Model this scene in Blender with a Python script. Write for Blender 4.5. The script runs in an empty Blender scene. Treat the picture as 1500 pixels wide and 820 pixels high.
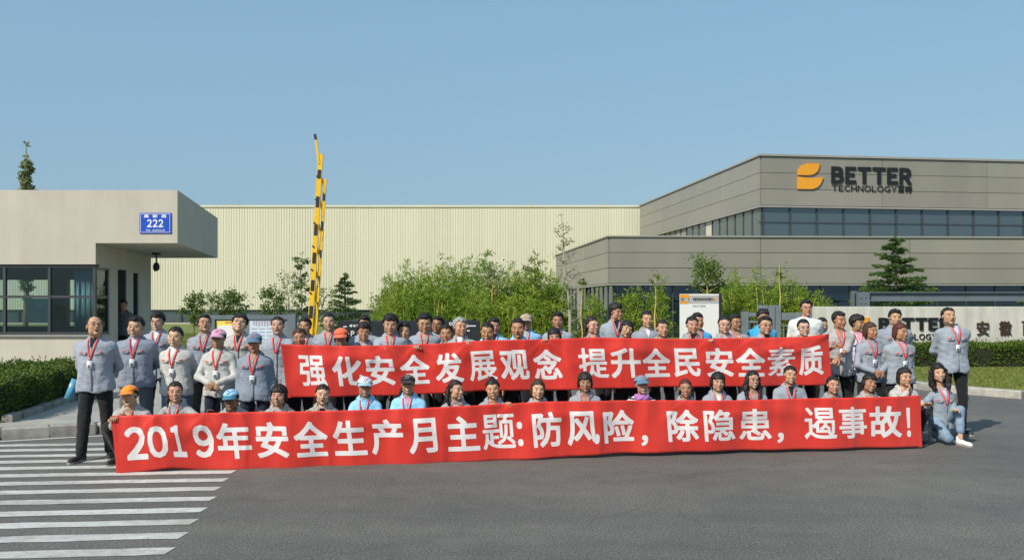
import bpy, math, random
import numpy as np
from math import radians, sin, cos, pi, atan2, sqrt

SC = bpy.context.scene
COL = SC.collection
F = 1300.0          # focal length in photograph pixels (1500 px wide)
CH = 1.8            # camera height
RND = random.Random(7)
NR = np.random.default_rng(11)

# ------------------------------------------------------------------ camera, sky, sun, exposure
cam_data = bpy.data.cameras.new("camera")
cam_data.sensor_width = 36.0
cam_data.lens = F / 1500 * 36
cam_data.shift_y = 35 / 1500
cam_data.clip_start = 0.1
cam_data.clip_end = 6000
cam = bpy.data.objects.new("camera", cam_data)
cam.location = (0, 0, CH)
cam.rotation_euler = (radians(90), 0, 0)
COL.objects.link(cam)
SC.camera = cam

SUN_EL, SUN_AZ = radians(40), radians(222)      # azimuth clockwise from +Y
world = bpy.data.worlds.new("World")
SC.world = world
world.use_nodes = True
wn = world.node_tree.nodes
wl = world.node_tree.links
bg = wn["Background"]
sky = wn.new("ShaderNodeTexSky")
sky.sky_type = 'NISHITA'
sky.sun_disc = False
sky.sun_elevation = SUN_EL
sky.sun_rotation = SUN_AZ
sky.air_density = 1.5
sky.dust_density = 1.6
sky.ozone_density = 2.6
smix = wn.new("ShaderNodeMix"); smix.data_type = 'RGBA'      # even summer haze over the whole sky
smix.inputs[0].default_value = 0.75
smix.inputs[7].default_value = (.247 / .14, .440 / .14, .622 / .14, 1)
wl.new(sky.outputs[0], smix.inputs[6])
wl.new(smix.outputs[2], bg.inputs[0])
bg.inputs[1].default_value = 0.14

sun_d = bpy.data.lights.new("sun", 'SUN')
sun_d.energy = 4.5
sun_d.angle = radians(0.6)
sun_d.color = (1.0, 0.92, 0.80)
sun = bpy.data.objects.new("sun", sun_d)
COL.objects.link(sun)
from mathutils import Vector, Matrix
sdir = Vector((sin(SUN_AZ) * cos(SUN_EL), cos(SUN_AZ) * cos(SUN_EL), sin(SUN_EL)))
sun.rotation_euler = (-sdir).to_track_quat('-Z', 'Y').to_euler()

SC.view_settings.view_transform = 'Standard'
SC.view_settings.look = 'None'
SC.view_settings.exposure = 0.0
SC.view_settings.gamma = 1.0
SC.render.engine = 'CYCLES'
SC.cycles.max_bounces = 6
SC.cycles.transparent_max_bounces = 8


def PX(px, D): return (px - 750) * D / F
def PZ(py, D): return CH - (py - 445) * D / F

# ------------------------------------------------------------------ node helpers / materials
class N:
    """tiny expression wrapper over shader math nodes"""
    def __init__(s, nt, sock): s.nt, s.s = nt, sock
    def _op(s, op, a, b=None, c=None):
        n = s.nt.nodes.new("ShaderNodeMath"); n.operation = op
        for i, v in enumerate((a, b, c)):
            if v is None: continue
            if isinstance(v, N): s.nt.links.new(v.s, n.inputs[i])
            else: n.inputs[i].default_value = v
        return N(s.nt, n.outputs[0])
    def __add__(s, o): return s._op('ADD', s, o)
    def __sub__(s, o): return s._op('SUBTRACT', s, o)
    def __mul__(s, o): return s._op('MULTIPLY', s, o)
    def __truediv__(s, o): return s._op('DIVIDE', s, o)
    def abs(s): return s._op('ABSOLUTE', s)
    def lt(s, o): return s._op('LESS_THAN', s, o)
    def gt(s, o): return s._op('GREATER_THAN', s, o)
    def maxx(s, o): return s._op('MAXIMUM', s, o)
    def step(s, a, b):      # smooth 1 below a .. 0 above b
        n = s.nt.nodes.new("ShaderNodeMapRange"); n.interpolation_type = 'SMOOTHSTEP'
        s.nt.links.new(s.s, n.inputs[0])
        n.inputs[1].default_value = a; n.inputs[2].default_value = b
        n.inputs[3].default_value = 1; n.inputs[4].default_value = 0
        return N(s.nt, n.outputs[0])


def mixc(nt, fac, a, b, mode='MIX'):
    n = nt.nodes.new("ShaderNodeMix"); n.data_type = 'RGBA'; n.blend_type = mode
    for i, v in ((0, fac), (6, a), (7, b)):
        if isinstance(v, N): v = v.s
        if isinstance(v, (int, float)): n.inputs[i].default_value = v
        elif isinstance(v, tuple): n.inputs[i].default_value = v if len(v) == 4 else (*v, 1)
        else: nt.links.new(v, n.inputs[i])
    return n.outputs[2]


def newmat(name):
    m = bpy.data.materials.new(name); m.use_nodes = True
    nt = m.node_tree
    return m, nt, nt.nodes["Principled BSDF"]


def tex(nt, scale, detail=4, rough=.55, coord='Object', stretch=None):
    tc = nt.nodes.new("ShaderNodeTexCoord")
    n = nt.nodes.new("ShaderNodeTexNoise")
    n.inputs['Scale'].default_value = scale; n.inputs['Detail'].default_value = detail
    n.inputs['Roughness'].default_value = rough
    if stretch:
        mp = nt.nodes.new("ShaderNodeMapping"); mp.inputs['Scale'].default_value = stretch
        nt.links.new(tc.outputs[coord], mp.inputs[0]); nt.links.new(mp.outputs[0], n.inputs[0])
    else:
        nt.links.new(tc.outputs[coord], n.inputs[0])
    return n.outputs[0]


def ramp(nt, fac, stops):
    r = nt.nodes.new("ShaderNodeValToRGB")
    while len(r.color_ramp.elements) < len(stops): r.color_ramp.elements.new(0.5)
    for e, (p, c) in zip(r.color_ramp.elements, stops):
        e.position = p; e.color = (*c, 1)
    nt.links.new(fac, r.inputs[0])
    return r.outputs[0]


def bump(nt, b, h, strength, dist=.01):
    n = nt.nodes.new("ShaderNodeBump"); n.inputs['Strength'].default_value = strength
    n.inputs['Distance'].default_value = dist
    nt.links.new(h, n.inputs['Height']); nt.links.new(n.outputs[0], b.inputs['Normal'])


def plain(name, col, rough=.6, var=.12, scale=3, bmp=0, bscale=60, metal=0, spec=.5, stretch=None, objcol=False, bdist=.004):
    """procedural material: base colour with soft blotches, optional grain; objcol = tint from the object's own colour"""
    m, nt, b = newmat(name)
    t = tex(nt, scale, 5, .6, stretch=stretch)
    lo = tuple(max(0, c * (1 - var)) for c in col); hi = tuple(min(1, c * (1 + var)) for c in col)
    c = ramp(nt, t, [(.3, lo), (.7, hi)])
    if objcol:
        oi = nt.nodes.new("ShaderNodeObjectInfo")
        c = mixc(nt, 1.0, c, oi.outputs['Color'], 'MULTIPLY')
    nt.links.new(c, b.inputs['Base Color'])
    b.inputs['Roughness'].default_value = rough; b.inputs['Metallic'].default_value = metal
    b.inputs['Specular IOR Level'].default_value = spec
    if bmp:
        bump(nt, b, tex(nt, bscale, 4), bmp, bdist)
    return m


def leafmat(name, lo, hi, rough=.55, trans=.35):
    m, nt, b = newmat(name)
    g = nt.nodes.new("ShaderNodeNewGeometry")
    c = ramp(nt, g.outputs['Random Per Island'], [(0, lo), (.75, hi), (1, tuple(min(1, x * 1.45) for x in hi))])
    nt.links.new(c, b.inputs['Base Color']); b.inputs['Roughness'].default_value = rough
    b.inputs['Specular IOR Level'].default_value = .3
    t = nt.nodes.new("ShaderNodeBsdfTranslucent"); nt.links.new(c, t.inputs[0])
    mx = nt.nodes.new("ShaderNodeMixShader"); mx.inputs[0].default_value = trans
    nt.links.new(b.outputs[0], mx.inputs[1]); nt.links.new(t.outputs[0], mx.inputs[2])
    nt.links.new(mx.outputs[0], nt.nodes["Material Output"].inputs[0])
    return m


def glassmat(name, tint=(.03, .05, .06), alpha=.35, rough=.02, ior=1.9):
    """window glass: mirror-like coat over partly see-through tinted pane"""
    m, nt, b = newmat(name)
    gl = nt.nodes.new("ShaderNodeBsdfGlossy"); gl.inputs['Roughness'].default_value = rough
    gl.inputs[0].default_value = (.75, .85, .95, 1)
    tr = nt.nodes.new("ShaderNodeBsdfTransparent"); tr.inputs[0].default_value = (*[min(1, x * 6 + .55) for x in tint], 1)
    df = nt.nodes.new("ShaderNodeBsdfDiffuse"); df.inputs[0].default_value = (*tint, 1)
    m1 = nt.nodes.new("ShaderNodeMixShader"); m1.inputs[0].default_value = alpha
    nt.links.new(df.outputs[0], m1.inputs[1]); nt.links.new(tr.outputs[0], m1.inputs[2])
    fr = nt.nodes.new("ShaderNodeFresnel"); fr.inputs[0].default_value = ior
    m2 = nt.nodes.new("ShaderNodeMixShader")
    nt.links.new(fr.outputs[0], m2.inputs[0]); nt.links.new(m1.outputs[0], m2.inputs[1]); nt.links.new(gl.outputs[0], m2.inputs[2])
    t = tex(nt, 1.2, 2)
    bn = nt.nodes.new("ShaderNodeBump"); bn.inputs['Strength'].default_value = .05; bn.inputs['Distance'].default_value = .1
    nt.links.new(t, bn.inputs['Height']); nt.links.new(bn.outputs[0], gl.inputs['Normal'])
    nt.links.new(m2.outputs[0], nt.nodes["Material Output"].inputs[0])
    return m

M = {}
def build_materials():
    # asphalt: aggregate speckle, patches, faint stains
    m, nt, b = newmat("asphalt")
    big = tex(nt, .35, 5, .6); fine = tex(nt, 55, 3, .8); mid = tex(nt, 3.0, 6, .7)
    c = ramp(nt, fine, [(.33, (.052, .050, .046)), (.52, (.136, .131, .118)), (.70, (.30, .29, .265))])
    c = mixc(nt, 1.0, c, ramp(nt, big, [(.3, (.76, .765, .775)), (.7, (1.13, 1.11, 1.08))]), 'MULTIPLY')
    c = mixc(nt, 1.0, c, ramp(nt, mid, [(.3, (.82, .82, .82)), (.7, (1.08, 1.08, 1.08))]), 'MULTIPLY')
    long = tex(nt, .5, 4, .6, stretch=(.12, 2.2, 1))
    c = mixc(nt, 1.0, c, ramp(nt, long, [(.35, (.86, .86, .87)), (.65, (1.06, 1.06, 1.05))]), 'MULTIPLY')
    vo = nt.nodes.new("ShaderNodeTexVoronoi"); vo.feature = 'DISTANCE_TO_EDGE'; vo.inputs['Scale'].default_value = .42
    tc = nt.nodes.new("ShaderNodeTexCoord")
    mp = nt.nodes.new("ShaderNodeVectorMath"); mp.operation = 'ADD'
    nz = nt.nodes.new("ShaderNodeTexNoise"); nz.inputs['Scale'].default_value = 1.4; nz.inputs['Detail'].default_value = 6
    nt.links.new(tc.outputs['Object'], nz.inputs[0]); nt.links.new(tc.outputs['Object'], mp.inputs[0]); nt.links.new(nz.outputs[1], mp.inputs[1])
    nt.links.new(mp.outputs[0], vo.inputs[0])
    crack = N(nt, vo.outputs[0]).step(.001, .009) * N(nt, tex(nt, .5, 2)).step(.42, .5)
    c = mixc(nt, crack * .35, c, (.03, .03, .03))
    nt.links.new(c, b.inputs['Base Color']); b.inputs['Roughness'].default_value = .82
    bump(nt, b, tex(nt, 85, 3, .7), .55, .006)
    M['asphalt'] = m
    # road paint: worn, asphalt shows through
    m, nt, b = newmat("road_paint")
    w = tex(nt, 9, 8, .75); w2 = tex(nt, 70, 3, .7)
    c = ramp(nt, w, [(.30, (.20, .195, .185)), (.40, (.48, .475, .45)), (.62, (.64, .635, .60))])
    c = mixc(nt, 1.0, c, ramp(nt, tex(nt, 1.6, 4, .6, stretch=(.4, 2, 1)), [(.34, (.72, .71, .69)), (.6, (1, 1, 1))]), 'MULTIPLY')
    c = mixc(nt, N(nt, w2).step(.30, .40) * .6, c, (.16, .16, .155))
    nt.links.new(c, b.inputs['Base Color']); b.inputs['Roughness'].default_value = .7
    bump(nt, b, w2, .3, .004)
    M['paint'] = m
    M['kerb'] = plain("kerb_concrete", (.36, .34, .30), .85, .28, 6, .5, 70, objcol=True)
    M['pave'] = plain("pavement_concrete", (.34, .33, .29), .85, .18, 2.2, .3, 90)
    M['soil'] = plain("bed_soil", (.12, .09, .06), .95, .4, 9, .8, 40)
    m, nt, b = newmat("lawn_ground")
    c = ramp(nt, tex(nt, 1.3, 6, .7), [(.3, (.13, .17, .035)), (.5, (.19, .23, .05)), (.7, (.30, .28, .11))])
    c = mixc(nt, 1.0, c, ramp(nt, tex(nt, 30, 4, .8), [(.35, (.55, .55, .55)), (.65, (1.1, 1.1, 1.1))]), 'MULTIPLY')
    nt.links.new(c, b.inputs['Base Color']); b.inputs['Roughness'].default_value = .95
    bump(nt, b, tex(nt, 40, 4, .8), .8, .03)
    M['lawn'] = m
    M['field'] = plain("open_ground", (.16, .17, .08), .95, .3, .05, 0)
    # painted render of the guard house: cream with faint vertical run marks
    m, nt, b = newmat("cream_render")
    c = ramp(nt, tex(nt, .9, 5, .6), [(.3, (.50, .465, .385)), (.7, (.57, .53, .44))])
    c = mixc(nt, 1.0, c, ramp(nt, tex(nt, 3, 6, .7, stretch=(1, 1, .12)), [(.3, (.90, .895, .88)), (.62, (1.0, 1.0, 1.0))]), 'MULTIPLY')
    nt.links.new(c, b.inputs['Base Color']); b.inputs['Roughness'].default_value = .85
    bump(nt, b, tex(nt, 120, 3, .7), .25, .004)
    M['render'] = m
    M['cream_sheet'] = plain("cream_sheet_metal", (.67, .645, .50), .5, .06, .35, objcol=True, spec=.3, stretch=(1, 1, .12))
    M['grey_panel'] = plain("grey_composite_panel", (.262, .252, .215), .45, .07, .5, objcol=True, stretch=(1, 1, .15), spec=.4)
    M['grey_trim'] = plain("grey_metal_trim", (.33, .32, .29), .4, .06, 1)
    M['joint'] = plain("dark_joint", (.055, .053, .048), .7, .1, 2)
    M['mullion'] = plain("window_mullion", (.05, .055, .06), .4, .1, 2)
    M['glass_far'] = glassmat("facade_glass", (.065, .092, .098), .10, ior=2.1)
    M['glass_dark'] = glassmat("ground_floor_glass", (.010, .018, .020), .10)
    M['glass_guard'] = glassmat("guard_house_glass", (.03, .05, .05), .90, ior=1.45)
    M['interior'] = plain("interior_wall", (.20, .20, .19), .9, .1, 1)
    M['interior_dark'] = plain("interior_dark", (.06, .06, .06), .9, .1, 1)
    M['curtain'] = plain("curtain_cloth", (.30, .50, .58), .9, .12, 3, stretch=(6, 6, .3))
    M['paper'] = plain("paper", (.75, .75, .72), .7, .04, 6)
    M['poster_yellow'] = plain("poster_yellow", (.80, .66, .10), .6, .04, 6)
    M['blue_enamel'] = plain("blue_enamel", (.010, .075, .50), .35, .05, 4)
    M['white_letter'] = plain("white_lettering", (.80, .80, .80), .5, .03, 6)
    M['orange'] = plain("orange_sign_paint", (.78, .33, .02), .45, .05, 4)
    M['black_letter'] = plain("black_letter_metal", (.012, .012, .012), .35, .2, 4)
    M['brown_letter'] = plain("bronze_letter_metal", (.06, .035, .022), .45, .2, 4)
    # sign wall: pale stone with vertical dirt runs
    m, nt, b = newmat("sign_wall_stone")
    c = ramp(nt, tex(nt, 1.4, 5, .6), [(.3, (.56, .55, .49)), (.7, (.66, .645, .575))])
    c = mixc(nt, 1.0, c, ramp(nt, tex(nt, 4, 6, .75, stretch=(1, 1, .14)), [(.32, (.74, .73, .70)), (.58, (1.0, 1.0, 1.0))]), 'MULTIPLY')
    nt.links.new(c, b.inputs['Base Color']); b.inputs['Roughness'].default_value = .7
    M['sign_wall'] = m
    M['slate'] = plain("black_slate", (.022, .026, .030), .35, .2, 5)
    M['steel'] = plain("painted_steel", (.13, .16, .18), .5, .12, 3)
    M['gate_steel'] = plain("gate_steel", (.17, .20, .215), .5, .14, 5)
    M['yellow'] = plain("yellow_paint", (.85, .50, .015), .4, .06, 8)
    M['black_paint'] = plain("black_paint", (.02, .02, .02), .5, .2, 8)
    M['bark'] = plain("bark", (.17, .13, .09), .9, .3, 12, .6, 40, stretch=(1, 1, .2))
    M['bark_pale'] = plain("pale_bark", (.36, .33, .26), .9, .25, 12, .5, 40, stretch=(1, 1, .2))
    M['culm'] = plain("bamboo_culm", (.52, .42, .10), .5, .2, 6, stretch=(1, 1, .3))
    M['l_bamboo'] = leafmat("bamboo_leaf", (.16, .26, .025), (.31, .40, .055), trans=.4)
    M['l_bamboo2'] = leafmat("bamboo_leaf_dark", (.11, .22, .02), (.20, .32, .035), trans=.4)
    M['l_hedge'] = leafmat("hedge_leaf", (.045, .085, .012), (.11, .17, .02), trans=.25)
    M['l_pine'] = leafmat("cedar_needle", (.04, .09, .02), (.10, .18, .04), trans=.2)
    M['l_tree'] = leafmat("broad_leaf", (.06, .12, .02), (.16, .24, .05), trans=.35)
    M['l_pale'] = leafmat("pale_leaf", (.16, .20, .08), (.36, .38, .20), trans=.35)
    M['blossom'] = leafmat("pale_blossom", (.45, .38, .22), (.7, .62, .42), trans=.3)
    M['grass'] = leafmat("grass_blade", (.11, .15, .025), (.26, .28, .07), trans=.35)
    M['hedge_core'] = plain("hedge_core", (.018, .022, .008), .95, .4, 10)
    # banner cloth: thin red satin weave
    m, nt, b = newmat("red_banner_cloth")
    c = ramp(nt, tex(nt, 1.1, 4, .5), [(.3, (.74, .040, .026)), (.7, (.84, .058, .038))])
    v = tex(nt, 14, 3, .6, stretch=(1, 1, .06))
    c = mixc(nt, 1.0, c, ramp(nt, v, [(.35, (.93, .90, .90)), (.6, (1.0, 1.0, 1.0))]), 'MULTIPLY')
    nt.links.new(c, b.inputs['Base Color']); b.inputs['Roughness'].default_value = .5
    b.inputs['Sheen Weight'].default_value = .35; b.inputs['Specular IOR Level'].default_value = .3
    bump(nt, b, v, .25, .01)
    tr = nt.nodes.new("ShaderNodeBsdfTranslucent"); nt.links.new(c, tr.inputs[0])
    mx = nt.nodes.new("ShaderNodeMixShader"); mx.inputs[0].default_value = .2
    nt.links.new(b.outputs[0], mx.inputs[1]); nt.links.new(tr.outputs[0], mx.inputs[2])
    nt.links.new(mx.outputs[0], nt.nodes["Material Output"].inputs[0])
    M['banner'] = m
    M['banner_letter'] = plain("banner_white_print", (.78, .74, .73), .6, .04, 3)
    # clothing (object colour carries the dye)
    m, nt, b = newmat("work_cloth")
    oi = nt.nodes.new("ShaderNodeObjectInfo")
    c = mixc(nt, 1.0, ramp(nt, tex(nt, 6, 5, .6), [(.3, (.86, .86, .86)), (.7, (1.1, 1.1, 1.1))]), oi.outputs['Color'], 'MULTIPLY')
    nt.links.new(c, b.inputs['Base Color']); b.inputs['Roughness'].default_value = .85
    b.inputs['Sheen Weight'].default_value = .15; b.inputs['Specular IOR Level'].default_value = .25
    def crease(sc, st):
        return (N(nt, tex(nt, sc, 3, .5, stretch=st)) - .5).abs().step(.0, .13) * -1.0
    hh = crease(5, (1, 1, .55)) + crease(9, (.6, .8, 1.3)) * .6
    bump(nt, b, hh.s, .38, .012)
    M['cloth'] = m
    m, nt, b = newmat("striped_cloth")
    tc = nt.nodes.new("ShaderNodeTexCoord"); wv = nt.nodes.new("ShaderNodeTexWave")
    wv.bands_direction = 'Z'; wv.inputs['Scale'].default_value = 9; wv.inputs['Distortion'].default_value = 1.5
    nt.links.new(tc.outputs['Object'], wv.inputs[0])
    nt.links.new(ramp(nt, wv.outputs[1], [(.45, (.02, .02, .03)), (.55, (.62, .62, .64))]), b.inputs['Base Color'])
    b.inputs['Roughness'].default_value = .85
    M['striped'] = m
    m, nt, b = newmat("camouflage_cloth")
    nt.links.new(ramp(nt, tex(nt, 28, 2), [(.42, (.24, .18, .11)), (.5, (.52, .44, .32)), (.6, (.35, .28, .2))]), b.inputs['Base Color'])
    b.inputs['Roughness'].default_value = .9
    M['camo'] = m
    m, nt, b = newmat("denim")
    oi = nt.nodes.new("ShaderNodeObjectInfo")
    c = mixc(nt, 1.0, ramp(nt, tex(nt, 5, 6, .7), [(.3, (.7, .7, .72)), (.7, (1.25, 1.25, 1.2))]), oi.outputs['Color'], 'MULTIPLY')
    nt.links.new(c, b.inputs['Base Color']); b.inputs['Roughness'].default_value = .9
    bump(nt, b, tex(nt, 16, 5, .6), .8, .02)
    M['denim'] = m
    # hair
    m, nt, b = newmat("hair")
    oi = nt.nodes.new("ShaderNodeObjectInfo")
    st = tex(nt, 55, 4, .7, stretch=(1, 1, .12))
    c = mixc(nt, 1.0, ramp(nt, st, [(.3, (.6, .6, .6)), (.7, (1.5, 1.5, 1.5))]), oi.outputs['Color'], 'MULTIPLY')
    nt.links.new(c, b.inputs['Base Color']); b.inputs['Roughness'].default_value = .55; b.inputs['Specular IOR Level'].default_value = .35
    bump(nt, b, st, .6, .006)
    M['hair'] = m
    # skin with face features placed from the head's own coordinates
    m, nt, b = newmat("skin")
    at = nt.nodes.new("ShaderNodeAttribute"); at.attribute_name = "hp"
    sx = nt.nodes.new("ShaderNodeSeparateXYZ"); nt.links.new(at.outputs['Vector'], sx.inputs[0])
    x = N(nt, sx.outputs[0]).abs(); xs = N(nt, sx.outputs[0]); y = N(nt, sx.outputs[1]); z = N(nt, sx.outputs[2])
    def oattr(nm):
        a = nt.nodes.new("ShaderNodeAttribute"); a.attribute_type = 'OBJECT'; a.attribute_name = nm
        return N(nt, a.outputs['Fac'])
    mouth = oattr("mouth"); lipstick = oattr("lipstick"); scalp = oattr("scalp")
    front = y.step(-.05, -.04)
    oi = nt.nodes.new("ShaderNodeObjectInfo")
    c = mixc(nt, 1.0, ramp(nt, tex(nt, 30, 3), [(.3, (.94, .92, .9)), (.7, (1.04, 1.03, 1.02))]), oi.outputs['Color'], 'MULTIPLY')
    def ell(cx, rx, cz, rz, xx=None):
        u = ((xx or x) - cx) / rx; v = (z - cz) / rz
        return u * u + v * v
    ck = ell(.04, .026, -.03, .024).step(.1, 1.2) * front
    c = mixc(nt, ck * .35, c, mixc(nt, 1.0, oi.outputs['Color'], (1.05, .68, .62), 'MULTIPLY'))
    c = mixc(nt, ell(.0, .010, -.043, .006).step(.5, 1.3) * front * .4, c, (.16, .06, .04))
    lip = ell(0, .025, -.064, .0095).step(.6, 1.25) * front
    lc = mixc(nt, lipstick, mixc(nt, 1.0, oi.outputs['Color'], (.85, .48, .44), 'MULTIPLY'), (.50, .03, .03))
    c = mixc(nt, lip * .8, c, lc)
    smile = ell(0, .028, -.0615, .0085).step(.6, 1.2) * front * mouth.gt(.5) * mouth.lt(1.5)
    c = mixc(nt, smile, c, (.14, .03, .025))
    teeth = ell(0, .024, -.0605, .0058).step(.6, 1.2) * front * mouth.gt(.5) * mouth.lt(1.5)
    c = mixc(nt, teeth, c, (.72, .68, .60))
    opn = ell(0, .018, -.068, .0155).step(.6, 1.15) * front * mouth.gt(1.5)
    c = mixc(nt, opn, c, (.06, .012, .010))
    t2 = ell(0, .013, -.060, .004).step(.6, 1.2) * front * mouth.gt(1.5)
    c = mixc(nt, t2 * .8, c, (.6, .56, .5))
    line = ell(0, .024, -.0635, .0017).step(.6, 1.4) * front * mouth.lt(.5)
    c = mixc(nt, line * .8, c, (.10, .03, .02))
    lid = ell(.031, .020, .004, .0115).step(.6, 1.5) * front
    c = mixc(nt, lid * .28, c, mixc(nt, 1.0, oi.outputs['Color'], (.5, .36, .3), 'MULTIPLY'))
    eye = ell(.031, .0145, .002, .0048).step(.6, 1.3) * front
    c = mixc(nt, eye * .8, c, (.16, .13, .12))
    iris = ell(.031, .0062, .002, .0055).step(.6, 1.2) * front
    c = mixc(nt, iris, c, (.008, .006, .005))
    lash = ell(.031, .0165, .0065, .0023).step(.6, 1.3) * front
    c = mixc(nt, lash * .75, c, (.02, .014, .012))
    bz = z - (x - .033) * .22
    u_ = (x - .033) / .019; v_ = (bz - .0255) / .0042
    brow = (u_ * u_ + v_ * v_).step(.5, 1.4) * front
    c = mixc(nt, brow * .55, c, (.035, .022, .016))
    sc = z.step(.066, .074); sc = (sc * -1.0) + 1.0
    sc2 = (y.step(.0, .015) * -1.0 + 1.0) * (z.step(-.05, -.03) * -1.0 + 1.0) * y.lt(.3)
    c = mixc(nt, sc.maxx(sc2) * scalp * z.lt(.3), c, (.02, .016, .014))
    nt.links.new(c, b.inputs['Base Color']); b.inputs['Roughness'].default_value = .48
    b.inputs['Specular IOR Level'].default_value = .4
    b.inputs['Subsurface Weight'].default_value = .25; b.inputs['Subsurface Radius'].default_value = (.012, .005, .003); b.inputs['Subsurface Scale'].default_value = 1.0
    bump(nt, b, tex(nt, 90, 3), .15, .002)
    M['skin'] = m
    M['ribbon'] = plain("lanyard_ribbon", (.80, .045, .030), .5, .12, 30)
    M['badge'] = plain("badge_card", (.80, .82, .84), .3, .05, 40)
    M['tab'] = plain("orange_tab", (.85, .13, .03), .6, .1, 30)
    M['metal_thin'] = plain("thin_dark_metal", (.05, .045, .04), .35, .1, 20)
    M['shoe'] = plain("shoe_leather", (.02, .02, .022), .5, .2, 20, objcol=False)
    M['shoe_white'] = plain("white_trainer", (.72, .72, .74), .6, .1, 20)
    M['sole'] = plain("shoe_sole", (.32, .30, .27), .7, .1, 20)
    M['folder'] = plain("blue_folder_plastic", (.10, .34, .52), .35, .06, 8)
    M['camera_black'] = plain("black_plastic", (.02, .02, .02), .4, .1, 10)
build_materials()

# ------------------------------------------------------------------ mesh helpers
def mesh_np(name, V, Q, smooth=False, T=None):
    """mesh from arrays: V (n,3), Q (m,4) quads, T (k,3) triangles"""
    me = bpy.data.meshes.new(name)
    V = np.asarray(V, dtype=np.float32)
    loops, starts, off = [], [], 0
    if Q is not None and len(Q):
        Q = np.asarray(Q, dtype=np.int32); loops.append(Q.ravel()); starts.append(np.arange(len(Q)) * 4); off = Q.size
    if T is not None and len(T):
        T = np.asarray(T, dtype=np.int32); loops.append(T.ravel()); starts.append(off + np.arange(len(T)) * 3)
    L = np.concatenate(loops).astype(np.int32); S = np.concatenate(starts).astype(np.int32)
    me.vertices.add(len(V)); me.vertices.foreach_set("co", V.ravel())
    me.loops.add(len(L)); me.loops.foreach_set("vertex_index", L)
    me.polygons.add(len(S)); me.polygons.foreach_set("loop_start", S)
    if smooth: me.polygons.foreach_set("use_smooth", np.ones(len(S), dtype=bool))
    me.update(calc_edges=True)
    return me


def link(name, me, mat=None, parent=None, loc=None, rotz=0, color=None, **props):
    o = bpy.data.objects.new(name, me)
    COL.objects.link(o)
    if mat is not None and me is not None and not me.materials:
        me.materials.append(mat)
    if parent: o.parent = parent
    if loc is not None: o.location = loc
    if rotz: o.rotation_euler = (0, 0, rotz)
    if color is not None: o.color = (*color, 1)
    for k, v in props.items(): o[k] = v
    return o


def thing(name, label, cat, loc=(0, 0, 0), rotz=0, group=None):
    o = bpy.data.objects.new(name, None); COL.objects.link(o)
    o.empty_display_size = .1
    o.location = loc; o.rotation_euler = (0, 0, rotz)
    o['label'] = label; o['category'] = cat
    if group: o['group'] = group
    return o


def tag(o, label, cat, group=None, kind=None):
    o['label'] = label; o['category'] = cat
    if group: o['group'] = group
    if kind: o['kind'] = kind
    return o


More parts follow.
